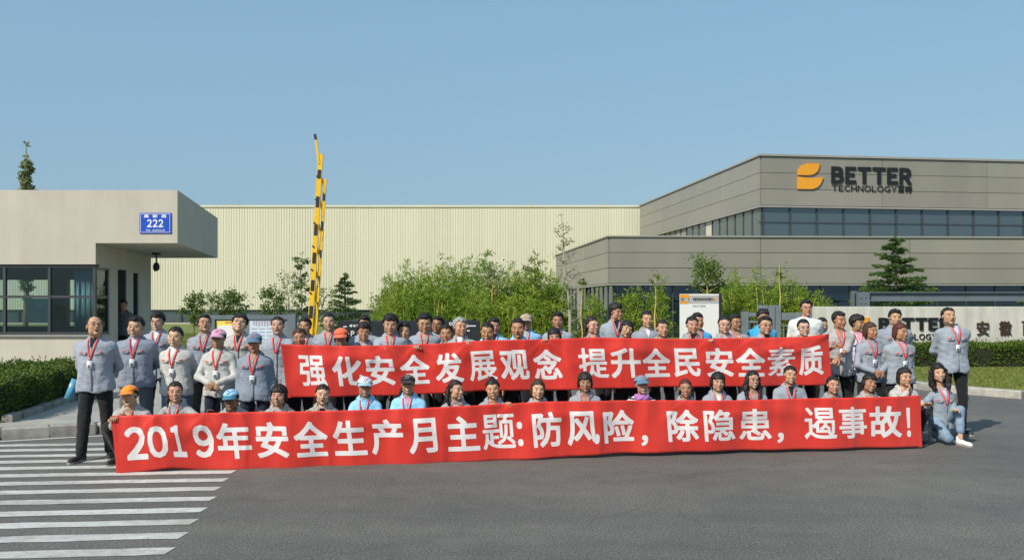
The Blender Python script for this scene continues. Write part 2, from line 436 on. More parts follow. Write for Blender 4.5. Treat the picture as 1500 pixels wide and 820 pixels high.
class MB:
    """collects simple shapes into one mesh"""
    def __init__(s): s.v, s.f = [], []
    def add(s, v, f):
        n = len(s.v); s.v += [tuple(p) for p in v]; s.f += [tuple(i + n for i in q) for q in f]; return s
    def box(s, x0, x1, y0, y1, z0, z1, bev=0):
        if bev:
            b = min(bev, (x1 - x0) * .45, (y1 - y0) * .45, (z1 - z0) * .45)
            ring = lambda e, z: [(x0 + e, y0 + e, z), (x1 - e, y0 + e, z), (x1 - e, y1 - e, z), (x0 + e, y1 - e, z)]
            v = ring(b, z0) + ring(0, z0 + b) + ring(0, z1 - b) + ring(b, z1)
            f = [(3, 2, 1, 0), (12, 13, 14, 15)]
            for r in range(3):
                for i in range(4):
                    j = (i + 1) % 4
                    f.append((r * 4 + i, r * 4 + j, r * 4 + 4 + j, r * 4 + 4 + i))
            return s.add(v, f)
        v = [(x0, y0, z0), (x1, y0, z0), (x1, y1, z0), (x0, y1, z0), (x0, y0, z1), (x1, y0, z1), (x1, y1, z1), (x0, y1, z1)]
        return s.add(v, [(3, 2, 1, 0), (4, 5, 6, 7), (0, 1, 5, 4), (1, 2, 6, 5), (2, 3, 7, 6), (3, 0, 4, 7)])
    def prism(s, poly, z0, z1):
        n = len(poly)
        v = [(x, y, z0) for x, y in poly] + [(x, y, z1) for x, y in poly]
        return s.add(v, [tuple(range(n - 1, -1, -1)), tuple(range(n, 2 * n))] + [(i, (i + 1) % n, n + (i + 1) % n, n + i) for i in range(n)])
    def tube(s, pts, r, n=8, cap=True):
        rs = r if isinstance(r, (list, tuple)) else [r] * len(pts)
        P = [Vector(p) for p in pts]; v = []
        for i, p in enumerate(P):
            d = (P[min(i + 1, len(P) - 1)] - P[max(i - 1, 0)]).normalized()
            a = d.cross(Vector((0, 0, 1)) if abs(d.z) < .95 else Vector((1, 0, 0))).normalized(); b = d.cross(a)
            for k in range(n):
                t = 2 * pi * k / n
                v.append(p + a * (cos(t) * rs[i]) + b * (sin(t) * rs[i]))
        f = []
        for i in range(len(P) - 1):
            for k in range(n):
                f.append((i * n + k, i * n + (k + 1) % n, (i + 1) * n + (k + 1) % n, (i + 1) * n + k))
        if cap: f += [tuple(range(n - 1, -1, -1)), tuple((len(P) - 1) * n + k for k in range(n))]
        return s.add(v, f)
    def beam(s, a, b, w, h):
        """rectangular bar from a to b"""
        A, B = Vector(a), Vector(b); d = (B - A).normalized()
        side = d.cross(Vector((0, 1, 0)) if abs(d.y) < .9 else Vector((1, 0, 0))).normalized(); up = side.cross(d).normalized()
        v = [p + side * (sx * w / 2) + up * (sy * h / 2) for p in (A, B) for sx, sy in ((-1, -1), (1, -1), (1, 1), (-1, 1))]
        return s.add(v, [(3, 2, 1, 0), (4, 5, 6, 7), (0, 1, 5, 4), (1, 2, 6, 5), (2, 3, 7, 6), (3, 0, 4, 7)])
    def mesh(s, name, smooth=False):
        me = bpy.data.meshes.new(name); me.from_pydata([tuple(p) for p in s.v], [], s.f)
        if smooth: me.polygons.foreach_set("use_smooth", [True] * len(me.polygons))
        me.update(); return me
    def build(s, name, mat, parent=None, smooth=False, **kw):
        return link(name, s.mesh(name, smooth), mat, parent, **kw)

# ------------------------------------------------------------------ glyphs: outlines -> bolder flat shapes
_gc = {}
def full(ch):     # full-width forms have the plain sans shapes of the fallback font
    return chr(ord(ch) + 0xFEE0) if 33 <= ord(ch) <= 126 else ch

def glyph(ch, bold=.03, res=64):
    """tessellated glyph of the built-in font, fattened by `bold`; returns V (n,2) scaled to its own box 0..1, faces"""
    ch = full(ch); key = (ch, bold, res)
    if key in _gc: return _gc[key]
    cu = bpy.data.curves.new("t", 'FONT'); cu.body = ch; cu.resolution_u = 3
    ob = bpy.data.objects.new("t", cu); COL.objects.link(ob)
    dg = bpy.context.evaluated_depsgraph_get()
    me = bpy.data.meshes.new_from_object(ob.evaluated_get(dg))
    bpy.data.objects.remove(ob); bpy.data.curves.remove(cu)
    V = np.array([v.co[:2] for v in me.vertices], dtype=np.float64)
    me.calc_loop_triangles()
    T = np.array([t.vertices[:] for t in me.loop_triangles])
    bpy.data.meshes.remove(me)
    cnt = {}
    key2 = [tuple(np.round(v, 5)) for v in V]
    for t in T:
        for a, b in ((0, 1), (1, 2), (2, 0)):
            p, q = key2[t[a]], key2[t[b]]
            if p == q: continue
            k = (p, q) if p < q else (q, p); cnt[k] = cnt.get(k, 0) + 1
    E = np.array([k for k, c in cnt.items() if c == 1])
    lo = V.min(0) - bold - .01; hi = V.max(0) + bold + .01
    h = max(hi - lo) / res
    nx, ny = int((hi[0] - lo[0]) / h) + 2, int((hi[1] - lo[1]) / h) + 2
    gx = lo[0] + np.arange(nx) * h; gy = lo[1] + np.arange(ny) * h
    P = np.stack(np.meshgrid(gx, gy, indexing='ij'), -1).reshape(-1, 2)
    d = np.full(len(P), 9.)
    for a, b in E:
        ab = b - a; t = np.clip(((P - a) @ ab) / max(ab @ ab, 1e-12), 0, 1)
        w = np.abs(P - a - t[:, None] * ab); d = np.minimum(d, (w[:, 0] ** 6 + w[:, 1] ** 6) ** (1 / 6))
    ins = np.zeros(len(P), bool)
    for t in T:
        a, b, c = V[t]
        s1 = (b[0]-a[0])*(P[:,1]-a[1])-(b[1]-a[1])*(P[:,0]-a[0])
        s2 = (c[0]-b[0])*(P[:,1]-b[1])-(c[1]-b[1])*(P[:,0]-b[0])
        s3 = (a[0]-c[0])*(P[:,1]-c[1])-(a[1]-c[1])*(P[:,0]-c[0])
        ins |= ((s1 >= 0) & (s2 >= 0) & (s3 >= 0)) | ((s1 <= 0) & (s2 <= 0) & (s3 <= 0))
    f = (np.where(ins, -d, d) - bold).reshape(nx, ny)
    verts, faces, vid = [], [], {}
    def vv(k, p):
        if k not in vid: vid[k] = len(verts); verts.append(p)
        return vid[k]
    neg = f < 0
    anyc = neg[:-1, :-1] | neg[1:, :-1] | neg[:-1, 1:] | neg[1:, 1:]
    for i, j in zip(*np.nonzero(anyc)):
        cs = [(i, j), (i + 1, j), (i + 1, j + 1), (i, j + 1)]
        poly = []
        for q in range(4):
            a, b = cs[q], cs[(q + 1) % 4]; fa, fb = f[a], f[b]
            if fa < 0: poly.append(vv(a, (gx[a[0]], gy[a[1]])))
            if (fa < 0) != (fb < 0):
                t = fa / (fa - fb); k = (a, b) if a < b else (b, a)
                poly.append(vv(k, (gx[a[0]] + t * (gx[b[0]] - gx[a[0]]), gy[a[1]] + t * (gy[b[1]] - gy[a[1]]))))
        if len(poly) >= 3: faces.append(tuple(poly))
    Vn = np.array(verts)
    lo = Vn.min(0); hi = Vn.max(0)
    Vn = (Vn - lo) / np.maximum(hi - lo, 1e-6)
    _gc[key] = (Vn, faces, (hi - lo)[0] / max((hi - lo)[1], 1e-6))
    return _gc[key]


def letter_mesh(items, depth, res=40, bold=.03):
    """items: (char, x0, x1, z0, z1) in the sign's own X/Z plane, facing -Y; solid letters of given depth standing on y=0"""
    v, f = [], []
    for ch, x0, x1, z0, z1 in items:
        g, fs, _ = glyph(ch, bold, res)
        n = len(v); m = len(g)
        P = [(x0 + (x1 - x0) * a, z0 + (z1 - z0) * b) for a, b in g]
        v += [(x, -depth, z) for x, z in P] + [(x, 0.0, z) for x, z in P]
        ed = {}
        for q in fs:
            f.append(tuple(i + n for i in q))
            for a, b in zip(q, q[1:] + q[:1]): ed[(a, b)] = ed.get((a, b), 0) + 1
        for (a, b) in ed:
            if (b, a) not in ed: f.append((b + n, a + n, a + n + m, b + n + m))
    me = bpy.data.meshes.new("lettering"); me.from_pydata(v, [], f); me.update()
    return me


def letters(name, items, depth, mat, place, res=40, bold=.03):
    """one object per character"""
    for it in items:
        o = link(name, letter_mesh([it], depth, res, bold), mat); place(o)


def row_items(text, x0, x1, z0, z1, gap=.12, bold=.03, res=40, space=.35):
    """lay a latin string between x0 and x1 with natural widths"""
    ws = [space if c == ' ' else glyph(c, bold, res)[2] for c in text]
    tot = sum(ws) + gap * (len(text) - 1); k = (x1 - x0) / tot; x = x0; out = []
    for c, w in zip(text, ws):
        if c != ' ': out.append((c, x, x + w * k, z0, z1))
        x += (w + gap) * k
    return out
# ------------------------------------------------------------------ the ground, road, kerbs
def struct(o): o['kind'] = 'structure'; return o
def sheet(name, poly, z, mat, zb=None):
    mb = MB()
    if zb is None: mb.add([(x, y, z) for x, y in poly], [tuple(range(len(poly)))])
    else: mb.prism(poly, zb, z)
    return struct(mb.build(name, mat))

def build_ground():
    sheet("ground", [(-3000, -3000), (3000, -3000), (3000, 3000), (-3000, 3000)], -.06, M['field'])
    sheet("road", [(-150, -60), (150, -60), (150, 40), (-150, 40)], 0, M['asphalt'], -.05)
    KL = [(-60, 3.5), (-20, 8.4), (-12, 10.1), (-9, 11.05), (-6.87, 11.95), (-5.86, 12.47), (-5.0, 13.2), (-4.5, 14.3), (-4.3, 16), (-4.3, 20)]
    KR = [(8.0, 23), (8.35, 21), (8.6, 19.6), (9.1, 18.1), (9.9, 17.0), (12, 15.6), (16, 14.0), (24, 12.5), (60, 9)]
    sheet("pavement", KL + [(-4.3, 30), (-60, 30)], .142, M['pave'], -.03)
    sheet("lawn", KR + [(60, 40), (8.0, 40)], .135, M['lawn'], -.03)
    sheet("lawn", [(-4.1, 20.0), (7.9, 20.0), (7.9, 40), (-4.1, 40)], .13, M['lawn'], -.03)
    sheet("lawn", [(-60, 30.1), (-4.4, 30.1), (-4.1, 40.1), (60, 40.1), (60, 74), (-60, 74)], .12, M['lawn'], -.055)
    def kerb(name, pts, side, step, w=.16):
        root = None
        # resample
        P = [Vector((*p, 0)) for p in pts]; out = [P[0]]; 
        seg = [(P[i], P[i + 1]) for i in range(len(P) - 1)]
        acc = 0
        samples = []
        for a, b in seg:
            L = (b - a).length; n = max(1, round(L / step))
            for k in range(n): samples.append((a.lerp(b, k / n), a.lerp(b, (k + 1) / n)))
        root = thing(name, "", "") ; del root['label']; del root['category']; struct(root)
        me0 = {}
        for a, b in samples:
            mid = (a + b) / 2
            if abs(mid.x) > 16: continue
            d = (b - a); L = d.length - .012
            k = round(L, 2)
            if k not in me0:
                me0[k] = MB().box(-L / 2, L / 2, -w, 0, -.04, .152, bev=.018).mesh("kerb_stone")
            o = link("kerb_stone", me0[k], M['kerb'], root, color=(RND.uniform(.85, 1.1),) * 3)
            nrm = Vector((d.y, -d.x, 0)).normalized() * side
            o.location = mid + nrm * (w * .5) + Vector((RND.uniform(-.004, .004), RND.uniform(-.004, .004), RND.uniform(-.005, .005)))
            o.rotation_euler = (0, 0, atan2(d.y, d.x) + RND.uniform(-.006, .006))
        return root
    kerb("kerb", KL, .95, .72); kerb("kerb", KR, 1, .95, .2)
    # crosswalk bars: each a worn painted bar
    cw = thing("crosswalk_marking", "", ""); del cw['label']; del cw['category']; struct(cw)
    yl = [11.39, 10.98, 10.54, 10.13, 9.72, 9.29, 8.86, 8.42, 7.96, 7.51, 7.08, 6.64, 6.2]
    xe = {8.86: -2.93, 9.29: -2.99, 8.42: -2.87, 7.96: -2.77, 7.51: -2.70, 7.08: -2.63, 6.64: -2.56, 6.2: -2.5}
    for i, D in enumerate(yl):
        x1 = xe.get(D, -3.0 if D < 10.3 else -3.0 - (D - 10.3) * .9); x0 = -9.4 if D < 10 else -9.4 + (D - 10) * 1.2
        s = .095
        mb = MB(); w = .092
        n = 34
        top, bot = [], []
        for k in range(n + 1):
            t = k / n; x = x0 + (x1 - x0) * t; y = D + .02 + (x + 5.1) * s
            top.append((x + .015 * t, y + w + RND.uniform(-.011, .011), .004)); bot.append((x, y - w + RND.uniform(-.011, .011), .004))
        v = bot + top
        mb.add(v, [(k, k + 1, n + 2 + k, n + 1 + k) for k in range(n)])
        mb.build("painted_bar", M['paint'], cw)
    # thin white edge line following the kerb
    mb = MB(); pts = [(-9.4, 10.35), (-6.9, 11.5), (-5.9, 11.98), (-4.9, 12.35), (-3.6, 12.6)]
    v = [];
    for x, y in pts: v += [(x, y - .05, .0045), (x, y + .06, .0045)]
    mb.add(v, [(2 * k, 2 * k + 2, 2 * k + 3, 2 * k + 1) for k in range(len(pts) - 1)])
    mb.build("painted_line", M['paint'], cw)
build_ground()

# ------------------------------------------------------------------ guard house
def build_guard():
    g = thing("guard_house", "cream gatehouse with flat cantilevered canopy, dark window band and blue number plate", "guard house", (-9.15, 19.5, 0))
    O = Vector((-9.15, 19.5, 0)); U = Vector((-.1455, .989, 0))      # side wall direction
    def S(t, off=0): # point on side wall line, off = inward (-x)
        p = U * t + Vector((-1, 0, 0)) * off; return (p.x, p.y)
    def P(X, Y): return (X - O.x, Y - O.y)
    def wall(mb, t0, t1, z0, z1, th=.22):
        return mb.prism([S(t0), S(t1), S(t1, th), S(t0, th)], z0, z1)
    L = -22
    mb = MB()
    # canopy slab as a shallow box
    mb.prism([P(-31, 19.5), P(-7.35, 19.5), P(-8.59, 25.9), P(-31, 25.9)], 3.135, 4.30)
    mb.build("canopy", M['render'], g)
    # dropped fascia and walls
    mb = MB().prism([(L, 0.0), (0, 0.0), S(.28), (L, .277)], 2.67, 3.135); mb.build("fascia", M['render'], g)
    mb = MB().prism([(L, .06), (-.03, .06), S(.3, .03), (L, .297)], .14, 1.12); mb.build("front_wall", M['render'], g)
    mb = MB(); wall(mb, .302, 1.0, .14, 1.12); wall(mb, 1.002, 1.67, .14, 3.13); wall(mb, 2.40, 3.0, .14, 3.13)
    wall(mb, 3.5, 4.75, .14, 3.13); wall(mb, 3.0, 3.5, .14, 1.0); wall(mb, 3.0, 3.5, 2.59, 3.13); wall(mb, 1.67, 2.4, 2.63, 3.13)
    wall(mb, .282, 1.0, 2.61, 3.13)
    mb.build("side_wall", M['render'], g)
    mb = MB(); mb.box(L, -.95, 4.4, 4.6, .14, 1.2); mb.box(L, -.95, 4.4, 4.6, 2.45, 3.13)
    x = -.95
    while x > L: mb.box(x - .5, x, 4.4, 4.6, 1.2, 2.45); x -= 1.9
    mb.build("rear_wall", M['interior'], g)
    MB().box(L, -.9, .35, 4.35, .14, .25).build("floor_slab", M['interior_dark'], g)
    MB().box(L, -.9, .30, 4.39, 2.9, 3.12).build("inner_ceiling", M['interior'], g)
    MB().box(-6.2, -6.05, .35, 4.35, .25, 2.9).build("partition_wall", M['interior'], g)
    # window frame of the front band
    def fx(px): return PX(px, 19.5) - O.x
    fr = MB()
    fr.box(L, -.04, .05, .13, 2.60, 2.67); fr.box(L, -.04, .05, .13, 1.122, 1.18)
    fr.box(L, -.08, .06, .12, 1.93, 1.985)
    xs = [-11.2, -9.9, -8.6, -7.3, -6.1, -4.9, -3.7, -2.9, fx(4) , fx(70), -.06]
    xs = [x for x in xs if x < fx(4) - .4 or x >= fx(4)]
    for x in xs: fr.box(x - .03, x + .03, .055, .125, 1.18, 2.6)
    fr.build("window_frame", M['mullion'], g)
    for a, b in zip(xs[:-1], xs[1:]):
        for z0, z1 in ((1.18, 1.93), (1.985, 2.6)):
            link("pane", MB().box(a + .03, b - .03, .082, .09, z0, z1).mesh("pane"), M['glass_guard'], g)
    fr = MB()
    for t in (.13, .97): fr.prism([S(t - .03, .02), S(t + .03, .02), S(t + .03, .09), S(t - .03, .09)], 1.12, 2.61)
    for z0, z1 in ((1.12, 1.18), (1.93, 1.985), (2.56, 2.609)): fr.prism([S(.161, .025), S(.939, .025), S(.939, .085), S(.161, .085)], z0, z1)
    fr.build("side_window_frame", M['mullion'], g)
    for z0, z1 in ((1.18, 1.93), (1.985, 2.56)):
        MB().prism([S(.161, .05), S(.939, .05), S(.939, .058), S(.161, .058)], z0, z1).build("pane", M['glass_guard'], g)
    MB().prism([S(-.03, -.02), S(1.05, -.02), S(1.05, .05), S(-.03, .05)], 1.085, 1.119).build("window_sill", M['grey_trim'], g)
    MB().box(L, -.0, .0, .058, 1.085, 1.119).build("window_sill", M['grey_trim'], g)
    MB().prism([S(3.0, .1), S(3.5, .1), S(3.5, .11), S(3.0, .11)], 1.0, 2.59).build("pane", M['glass_guard'], g)
    fr = MB()
    for t in (3.0, 3.47): fr.prism([S(t, .03), S(t + .03, .03), S(t + .03, .16), S(t, .16)], 1.0, 2.59)
    fr.build("narrow_window_frame", M['mullion'], g)
    fr = MB()
    for t in (1.67, 2.36): fr.prism([S(t, .02), S(t + .04, .02), S(t + .04, .2), S(t, .2)], .14, 2.63)
    fr.build("door_frame", M['mullion'], g)
    # curtain with folds, papers on glass
    mb = MB(); v = []; n = 40
    for k in range(n + 1):
        x = fx(101) + (fx(134) - .06 - fx(101)) * k / n; y = .24 + .035 * sin(k * 1.9)
        v += [(x, y, 1.2), (x, y, 2.6)]
    mb.add(v, [(2 * k, 2 * k + 2, 2 * k + 3, 2 * k + 1) for k in range(n)])
    c = mb.build("curtain", M['curtain'], g, smooth=True)
    so = c.modifiers.new("thick", 'SOLIDIFY'); so.thickness = .006
    MB().box(fx(35), fx(67), .10, .103, 1.38, 1.92).build("paper_notice", M['paper'], g)
    # desk things inside
    mb = MB().box(-4.5, -1.2, .9, 1.5, .95, 1.0).box(-4.4, -4.3, 1.0, 1.4, .25, .95).box(-1.4, -1.3, 1.0, 1.4, .25, .95)
    mb.build("desk", M['interior'], g)
    # number plate
    x0, x1 = PX(205, 19.5) - O.x, PX(251, 19.5) - O.x; z0, z1 = PZ(342, 19.5), PZ(312, 19.5)
    pl = MB().box(x0, x1, -.025, -.001, z0, z1, bev=.004).build("number_plate", M['blue_enamel'], g)
    b = MB(); e = .02; t = .008
    for q in ((x0 + e, x1 - e, z0 + e, z0 + e + t), (x0 + e, x1 - e, z1 - e - t, z1 - e), (x0 + e, x0 + e + t, z0 + e + t, z1 - e - t), (x1 - e - t, x1 - e, z0 + e + t, z1 - e - t)):
        b.box(q[0], q[1], -.028, -.0251, q[2], q[3])
    b.build("plate_border", M['white_letter'], pl)
    w = x1 - x0; h = z1 - z0; it = []
    for ch, f in (('高', .22), ('新', .5), ('路', .78)): it.append((ch, x0 + w * f - .055, x0 + w * f + .055, z0 + h * .76, z0 + h * .92))
    it += row_items('222', x0 + w * .24, x0 + w * .76, z0 + h * .30, z0 + h * .68, bold=.05)
    it += row_items('TEL 2229119', x0 + w * .2, x0 + w * .8, z0 + h * .11, z0 + h * .19, gap=.2)
    o = link("plate_lettering", letter_mesh(it, .003, 24, .025), M['white_letter'], pl); o.location = (0, -.0255, 0)
    # wall camera
    D = 23.2; cx, cz = PX(229, D), PZ(392, D)
    k = thing("security_camera", "small black security camera hanging under the gatehouse canopy", "camera", (cx, D, cz))
    MB().tube([(0, 0, 3.135 - cz), (0, 0, .1)], .02).build("stem", M['camera_black'], k)
    MB().box(-.1, .1, -.05, .05, 3.08 - cz, 3.133 - cz).build("bracket", M['camera_black'], k)
    mb = MB().tube([(0, -.0, .13), (0, 0, .05), (0, 0, -.04), (0, 0, -.09)], [.05, .085, .08, .03], 12)
    mb.build("housing", M['camera_black'], k, smooth=True)
    MB().tube([(0, -.06, -.06), (0, -.1, -.08)], .03).build("lens", M['mullion'], k)
build_guard()

# ------------------------------------------------------------------ long cream warehouse
def build_warehouse():
    D = 74.0; X0, X1 = -46.0, 11.6; top = PZ(303.5, D); bot = PZ(453.5, D)
    w = thing("warehouse", "long low cream warehouse with ribbed sheet-metal wall and strip windows", "warehouse", (0, D, 0))
    sw = 1.32; n = int((X1 - X0) / sw)
    mb = MB(); v = []
    prof = []
    for r in range(6):
        x = r * .22
        prof += [(x, 0), (x + .15, 0), (x + .168, .030), (x + .202, .030)]
    prof.append((1.32, 0))
    for x, d in prof: v += [(x, d, bot), (x, d, top)]
    mb.add(v, [(2 * k, 2 * k + 2, 2 * k + 3, 2 * k + 1) for k in range(len(prof) - 1)])
    me = mb.mesh("cladding_sheet")
    for i in range(n):
        c = RND.uniform(.965, 1.03)
        link("cladding_sheet", me, M['cream_sheet'], w, loc=(X0 + i * sw, RND.uniform(-.004, .004), 0), color=(c, c, c * RND.uniform(.985, 1.01)))
    XE = X0 + n * sw
    MB().box(X0, XE, .12, 25, bot, top - .1).build("wall_core", M['cream_sheet'], w)
    MB().box(X0 - .1, XE, -.08, 25.2, top, top + .16).build("roof_edge", M['cream_sheet'], w)
    mb = MB()
    for x in (-23.8, -6.6, 1.0, 7.4): mb.box(x, x + .8, .5, 1.2, top + .17, top + .3)
    mb.build("roof_vent", M['grey_trim'], w)
    MB().box(X0, XE, .05, 25, 0, .24).build("plinth", M['render'], w)
    MB().box(X0, XE, .5, 25, .24, bot).build("window_backing", M['interior_dark'], w)
    pm = MB().box(0, 2.1, .18, .2, .26, bot - .02).mesh("pane"); mm = MB().box(0, .16, .08, .24, .24, bot).mesh("window_post")
    x = X0 + .2; i = 0
    while x < XE - 2.3:
        link("pane", pm, M['glass_dark'] if i % 5 else M['glass_far'], w, loc=(x + .16, 0, 0)); link("window_post", mm, M['mullion'], w, loc=(x, 0, 0))
        x += 2.26; i += 1
build_warehouse()

# ------------------------------------------------------------------ grey office building in two volumes
def build_office():
    b = thing("office_building", "grey panel-clad two-storey office building with window band and orange and black company sign", "office building", (4.74, 44, 0))
    O = Vector((4.74, 44, 0))
    def vol(A, dirF, dirL, z0, z1, rows, jf, jl, lenF, lenL, th=.06, gap=.025, cut=None):
        """clad two faces (front along dirF, left face going back along dirL) with separate panels"""
        for d, J, Ln, sgn in ((dirF, jf, lenF, 1), (dirL, jl, lenL, -1)):
            d = Vector((*d, 0)).normalized(); nrm = Vector((d.y, -d.x, 0)) * sgn
            if sgn < 0: nrm = Vector((-d.y, d.x, 0))
            h = (z1 - z0) / rows
            cuts = [0] + [j for j in J if j < Ln] + [Ln]
            for r in range(rows):
                za, zb = z0 + r * h + gap / 2, z0 + (r + 1) * h - gap / 2
                for a, c in zip(cuts[:-1], cuts[1:]):
                    p = A + d * (a + gap / 2); q = A + d * (c - gap / 2)
                    if cut and sgn < 0 and cut(a, c, za, zb): continue
                    mb = MB().prism([(p.x, p.y), (q.x, q.y), (q.x + nrm.x * th, q.y + nrm.y * th), (p.x + nrm.x * th, p.y + nrm.y * th)] if sgn > 0 else
                                    [(q.x, q.y), (p.x, p.y), (p.x + nrm.x * th, p.y + nrm.y * th), (q.x + nrm.x * th, q.y + nrm.y * th)], za, zb)
                    cc = RND.uniform(.93, 1.05)
                    mb.build("panel", M['grey_panel'], b, color=(cc, cc, cc * RND.uniform(.98, 1.01)))
    Z0 = Vector((0, 0, 0))
    # ---- lower volume
    Dl = 44; z0, z1 = PZ(415, Dl), PZ(347, Dl)
    dF = (cos(radians(2.2)), sin(radians(2.2))); dL = (-1.76, 17.4)
    vL = Vector((*dL, 0)).normalized(); vF = Vector((*dF, 0))
    def poly(A, f, l, inset=0):
        a = A + vF * inset + vL * inset; q = A + vF * f + vL * inset; r = A + vF * f + vL * l; s = A + vL * l + vF * inset
        return [(a.x, a.y), (q.x, q.y), (r.x, r.y), (s.x, s.y)]
    MB().prism(poly(Z0, 40, 17.3, .09), z0 - .02, z1 - .05).build("cladding_backing", M['joint'], b)
    vol(vF * .09 + vL * .09, dF, dL, z0, z1, 3, [7.6, 15.2, 22.8, 30.4], [6.2, 12], 39.9, 17.2)
    MB().prism([(p[0], p[1]) for p in poly(-vF * .05 - vL * .05, 40, 17.4)], z1, z1 + .07).build("coping", M['grey_trim'], b)
    MB().prism([(p[0], p[1]) for p in poly(-vF * .02 - vL * .02, 40, 17.35)], z0 - .09, z0 - .022).build("soffit_trim", M['grey_trim'], b)
    # ground-floor glazing set back
    gl = .35
    A = vF * gl + vL * gl
    MB().prism(poly(A, 40, 16, .5), .1, z0 - .1).build("ground_floor_core", M['interior_dark'], b)
    x = 0
    mull = MB()
    while x < 38:
        p = A + vF * x; q = A + vF * (x + 1.5)
        for za, zb in ((.15, z0 - .9), (z0 - .86, z0 - .1)):
            MB().prism([(p.x + .03, p.y), (q.x - .03, q.y), (q.x - .03, q.y + .02), (p.x + .03, p.y + .02)], za, zb).build("pane", M['glass_dark'], b)
        MB().box(p.x - .03, p.x + .03, p.y - .05, p.y + .05, .12, z0 - .09).build("mullion", M['mullion'], b)
        x += 1.5
    t = 0; mull = MB()
    while t < 15.5:
        p = A + vL * t; q = A + vL * (t + 1.2)
        MB().prism([(p.x, p.y + .03), (p.x + .02, p.y + .03), (q.x + .02, q.y - .03), (q.x, q.y - .03)], .15, z0 - .1).build("pane", M['glass_dark'], b)
        MB().box(p.x - .04, p.x + .04, p.y - .03, p.y + .03, .12, z0 - .09).build("mullion", M['mullion'], b); t += 1.2
    p = vL * 16.4 ; MB().box(p.x - .05, p.x + .25, p.y - .4, p.y + .3, .1, z0 - .09).build("corner_post", M['grey_panel'], b)
    p = vL * 8.5 ; MB().box(p.x - .02, p.x + .2, p.y - .1, p.y + .1, .1, z0 - .09).build("corner_post", M['grey_trim'], b)
    # ---- upper volume
    Du = 48; A = Vector((PX(1113, Du), Du, 0)) - O
    zt, zw = PZ(227, Du), PZ(301, Du); zb = z1 - .6
    dF2 = (cos(radians(7.6)), sin(radians(7.6))); dL2 = (-2.96, 25)
    vF = Vector((*dF2, 0)); vL = Vector((*dL2, 0)).normalized()
    MB().prism(poly(A, 36, 25.1, .09), zw, zt - .05).build("cladding_backing", M['joint'], b)
    vol(A + vF * .09 + vL * .09, dF2, dL2, zw + .02, zt - .06, 3, [7.0, 13.3, 20, 26.5], [6, 12, 18.5], 35.9, 24.9)
    MB().prism(poly(A - vF * .06 - vL * .06, 36, 25.2), zt - .05, zt + .06).build("coping", M['grey_trim'], b)
    MB().prism(poly(A - vF * .02 - vL * .02, 36, 25.15), zw - .08, zw).build("window_head_trim", M['grey_trim'], b)
    # window band, front
    MB().prism(poly(A, 36, 24.9, 1.6), zb, zw - .09).build("upper_core", M['interior_dark'], b)
    mull = MB(); pw = 1.55; x = .25; B = A + vL * .2; zm = (PZ(347, Du) + zw) / 2 - .03
    while x < 34:
        p = B + vF * x; q = B + vF * (x + pw)
        for za, zb2 in ((zb, zm - .03), (zm + .03, zw - .09)):
            n = Vector((vF.y, -vF.x, 0)) * .02
            MB().prism([(p.x + .03, p.y), (q.x - .03, q.y), (q.x - .03 - n.x, q.y - n.y), (p.x + .03 - n.x, p.y - n.y)], za, zb2).build("pane", M['glass_far'], b)
        MB().prism([(p.x - .03, p.y - .07), (p.x + .03, p.y - .066), (p.x + .03, p.y + .07), (p.x - .03, p.y + .066)], zb, zw - .085).build("mullion", M['mullion'], b)
        # pale vertical slats behind the lower pane give it white stripes
        if x > 3.5:
            sl = MB()
            for k in range(9):
                c = B + vF * (x + .12 + k * .155) + vL * .25
                sl.box(c.x, c.x + .09, c.y, c.y + .02, zb, zm - .42)
            sl.build("pale_slats", M['paper'], b)
        x += pw
    p = B; q = B + vF * 34
    mull.prism([(p.x, p.y - .05), (q.x, q.y - .05), (q.x, q.y + .05), (p.x, p.y + .05)], zm - .03, zm + .03)
    mull.build("transom", M['mullion'], b)
    # window band, left side
    mull = MB(); t = .25; zl = PZ(347, Du) + .05
    while t < 23.5:
        p = A + vL * t + vF * .2; q = A + vL * (t + 1.3) + vF * .2
        if 7.0 < t < 8.2 or t > 12.6:
            MB().prism([(p.x, p.y), (p.x + .05, p.y), (q.x + .05, q.y), (q.x, q.y)], zb, zw - .09).build("panel", M['render'] if t < 8.2 else M['grey_panel'], b)
        else:
            MB().prism([(p.x, p.y + .03), (p.x + .02, p.y + .03), (q.x + .02, q.y - .03), (q.x, q.y - .03)], zb, zw - .09).build("pane", M['glass_far'], b)
        MB().box(p.x - .05, p.x + .05, p.y - .03, p.y + .03, zb, zw - .085).build("mullion", M['mullion'], b)
        t += 1.3
    # ---- sign on the fascia: logo of two leaf blades, lettering
    off = A - Vector((vF.y, -vF.x, 0)) * 0
    nrm = Vector((vF.y, -vF.x, 0))
    ang = radians(7.6)
    def on_front(px):
        # along-front coordinate of a photograph column
        # point A+vF*s ; (x)/(y)=k
        k = (px - 750) / F; ax = A.x + O.x; ay = A.y + O.y
        return (k * ay - ax) / (vF.x - k * vF.y)
    def zf(py, px):
        s = on_front(px); return PZ(py, Du + vF.y * s)
    def place(o):
        o.parent = b; p = A + nrm * .0; o.location = (p.x, p.y, 0); o.rotation_euler = (0, 0, ang)
    z = lambda py: zf(py, 1250)
    logo_shapes(on_front(1167.5), on_front(1205), z(278.5), z(241), .06, M['orange'], place)
    it = row_items('BETTER', on_front(1217.5), on_front(1335), z(269.5), z(244.5), gap=.10, bold=.05)
    letters("letter", it, .035, M['black_letter'], place, 40, .05)
    it = row_items('TECHNOLOGY', on_front(1218.5), on_front(1313.5), z(280.6), z(271.6), gap=.16, bold=.0)
    x2 = on_front(1314.5); x3 = on_front(1336)
    letters("letter", it, .02, M['black_letter'], place, 36, .0)
    xm = (x2 + x3) / 2
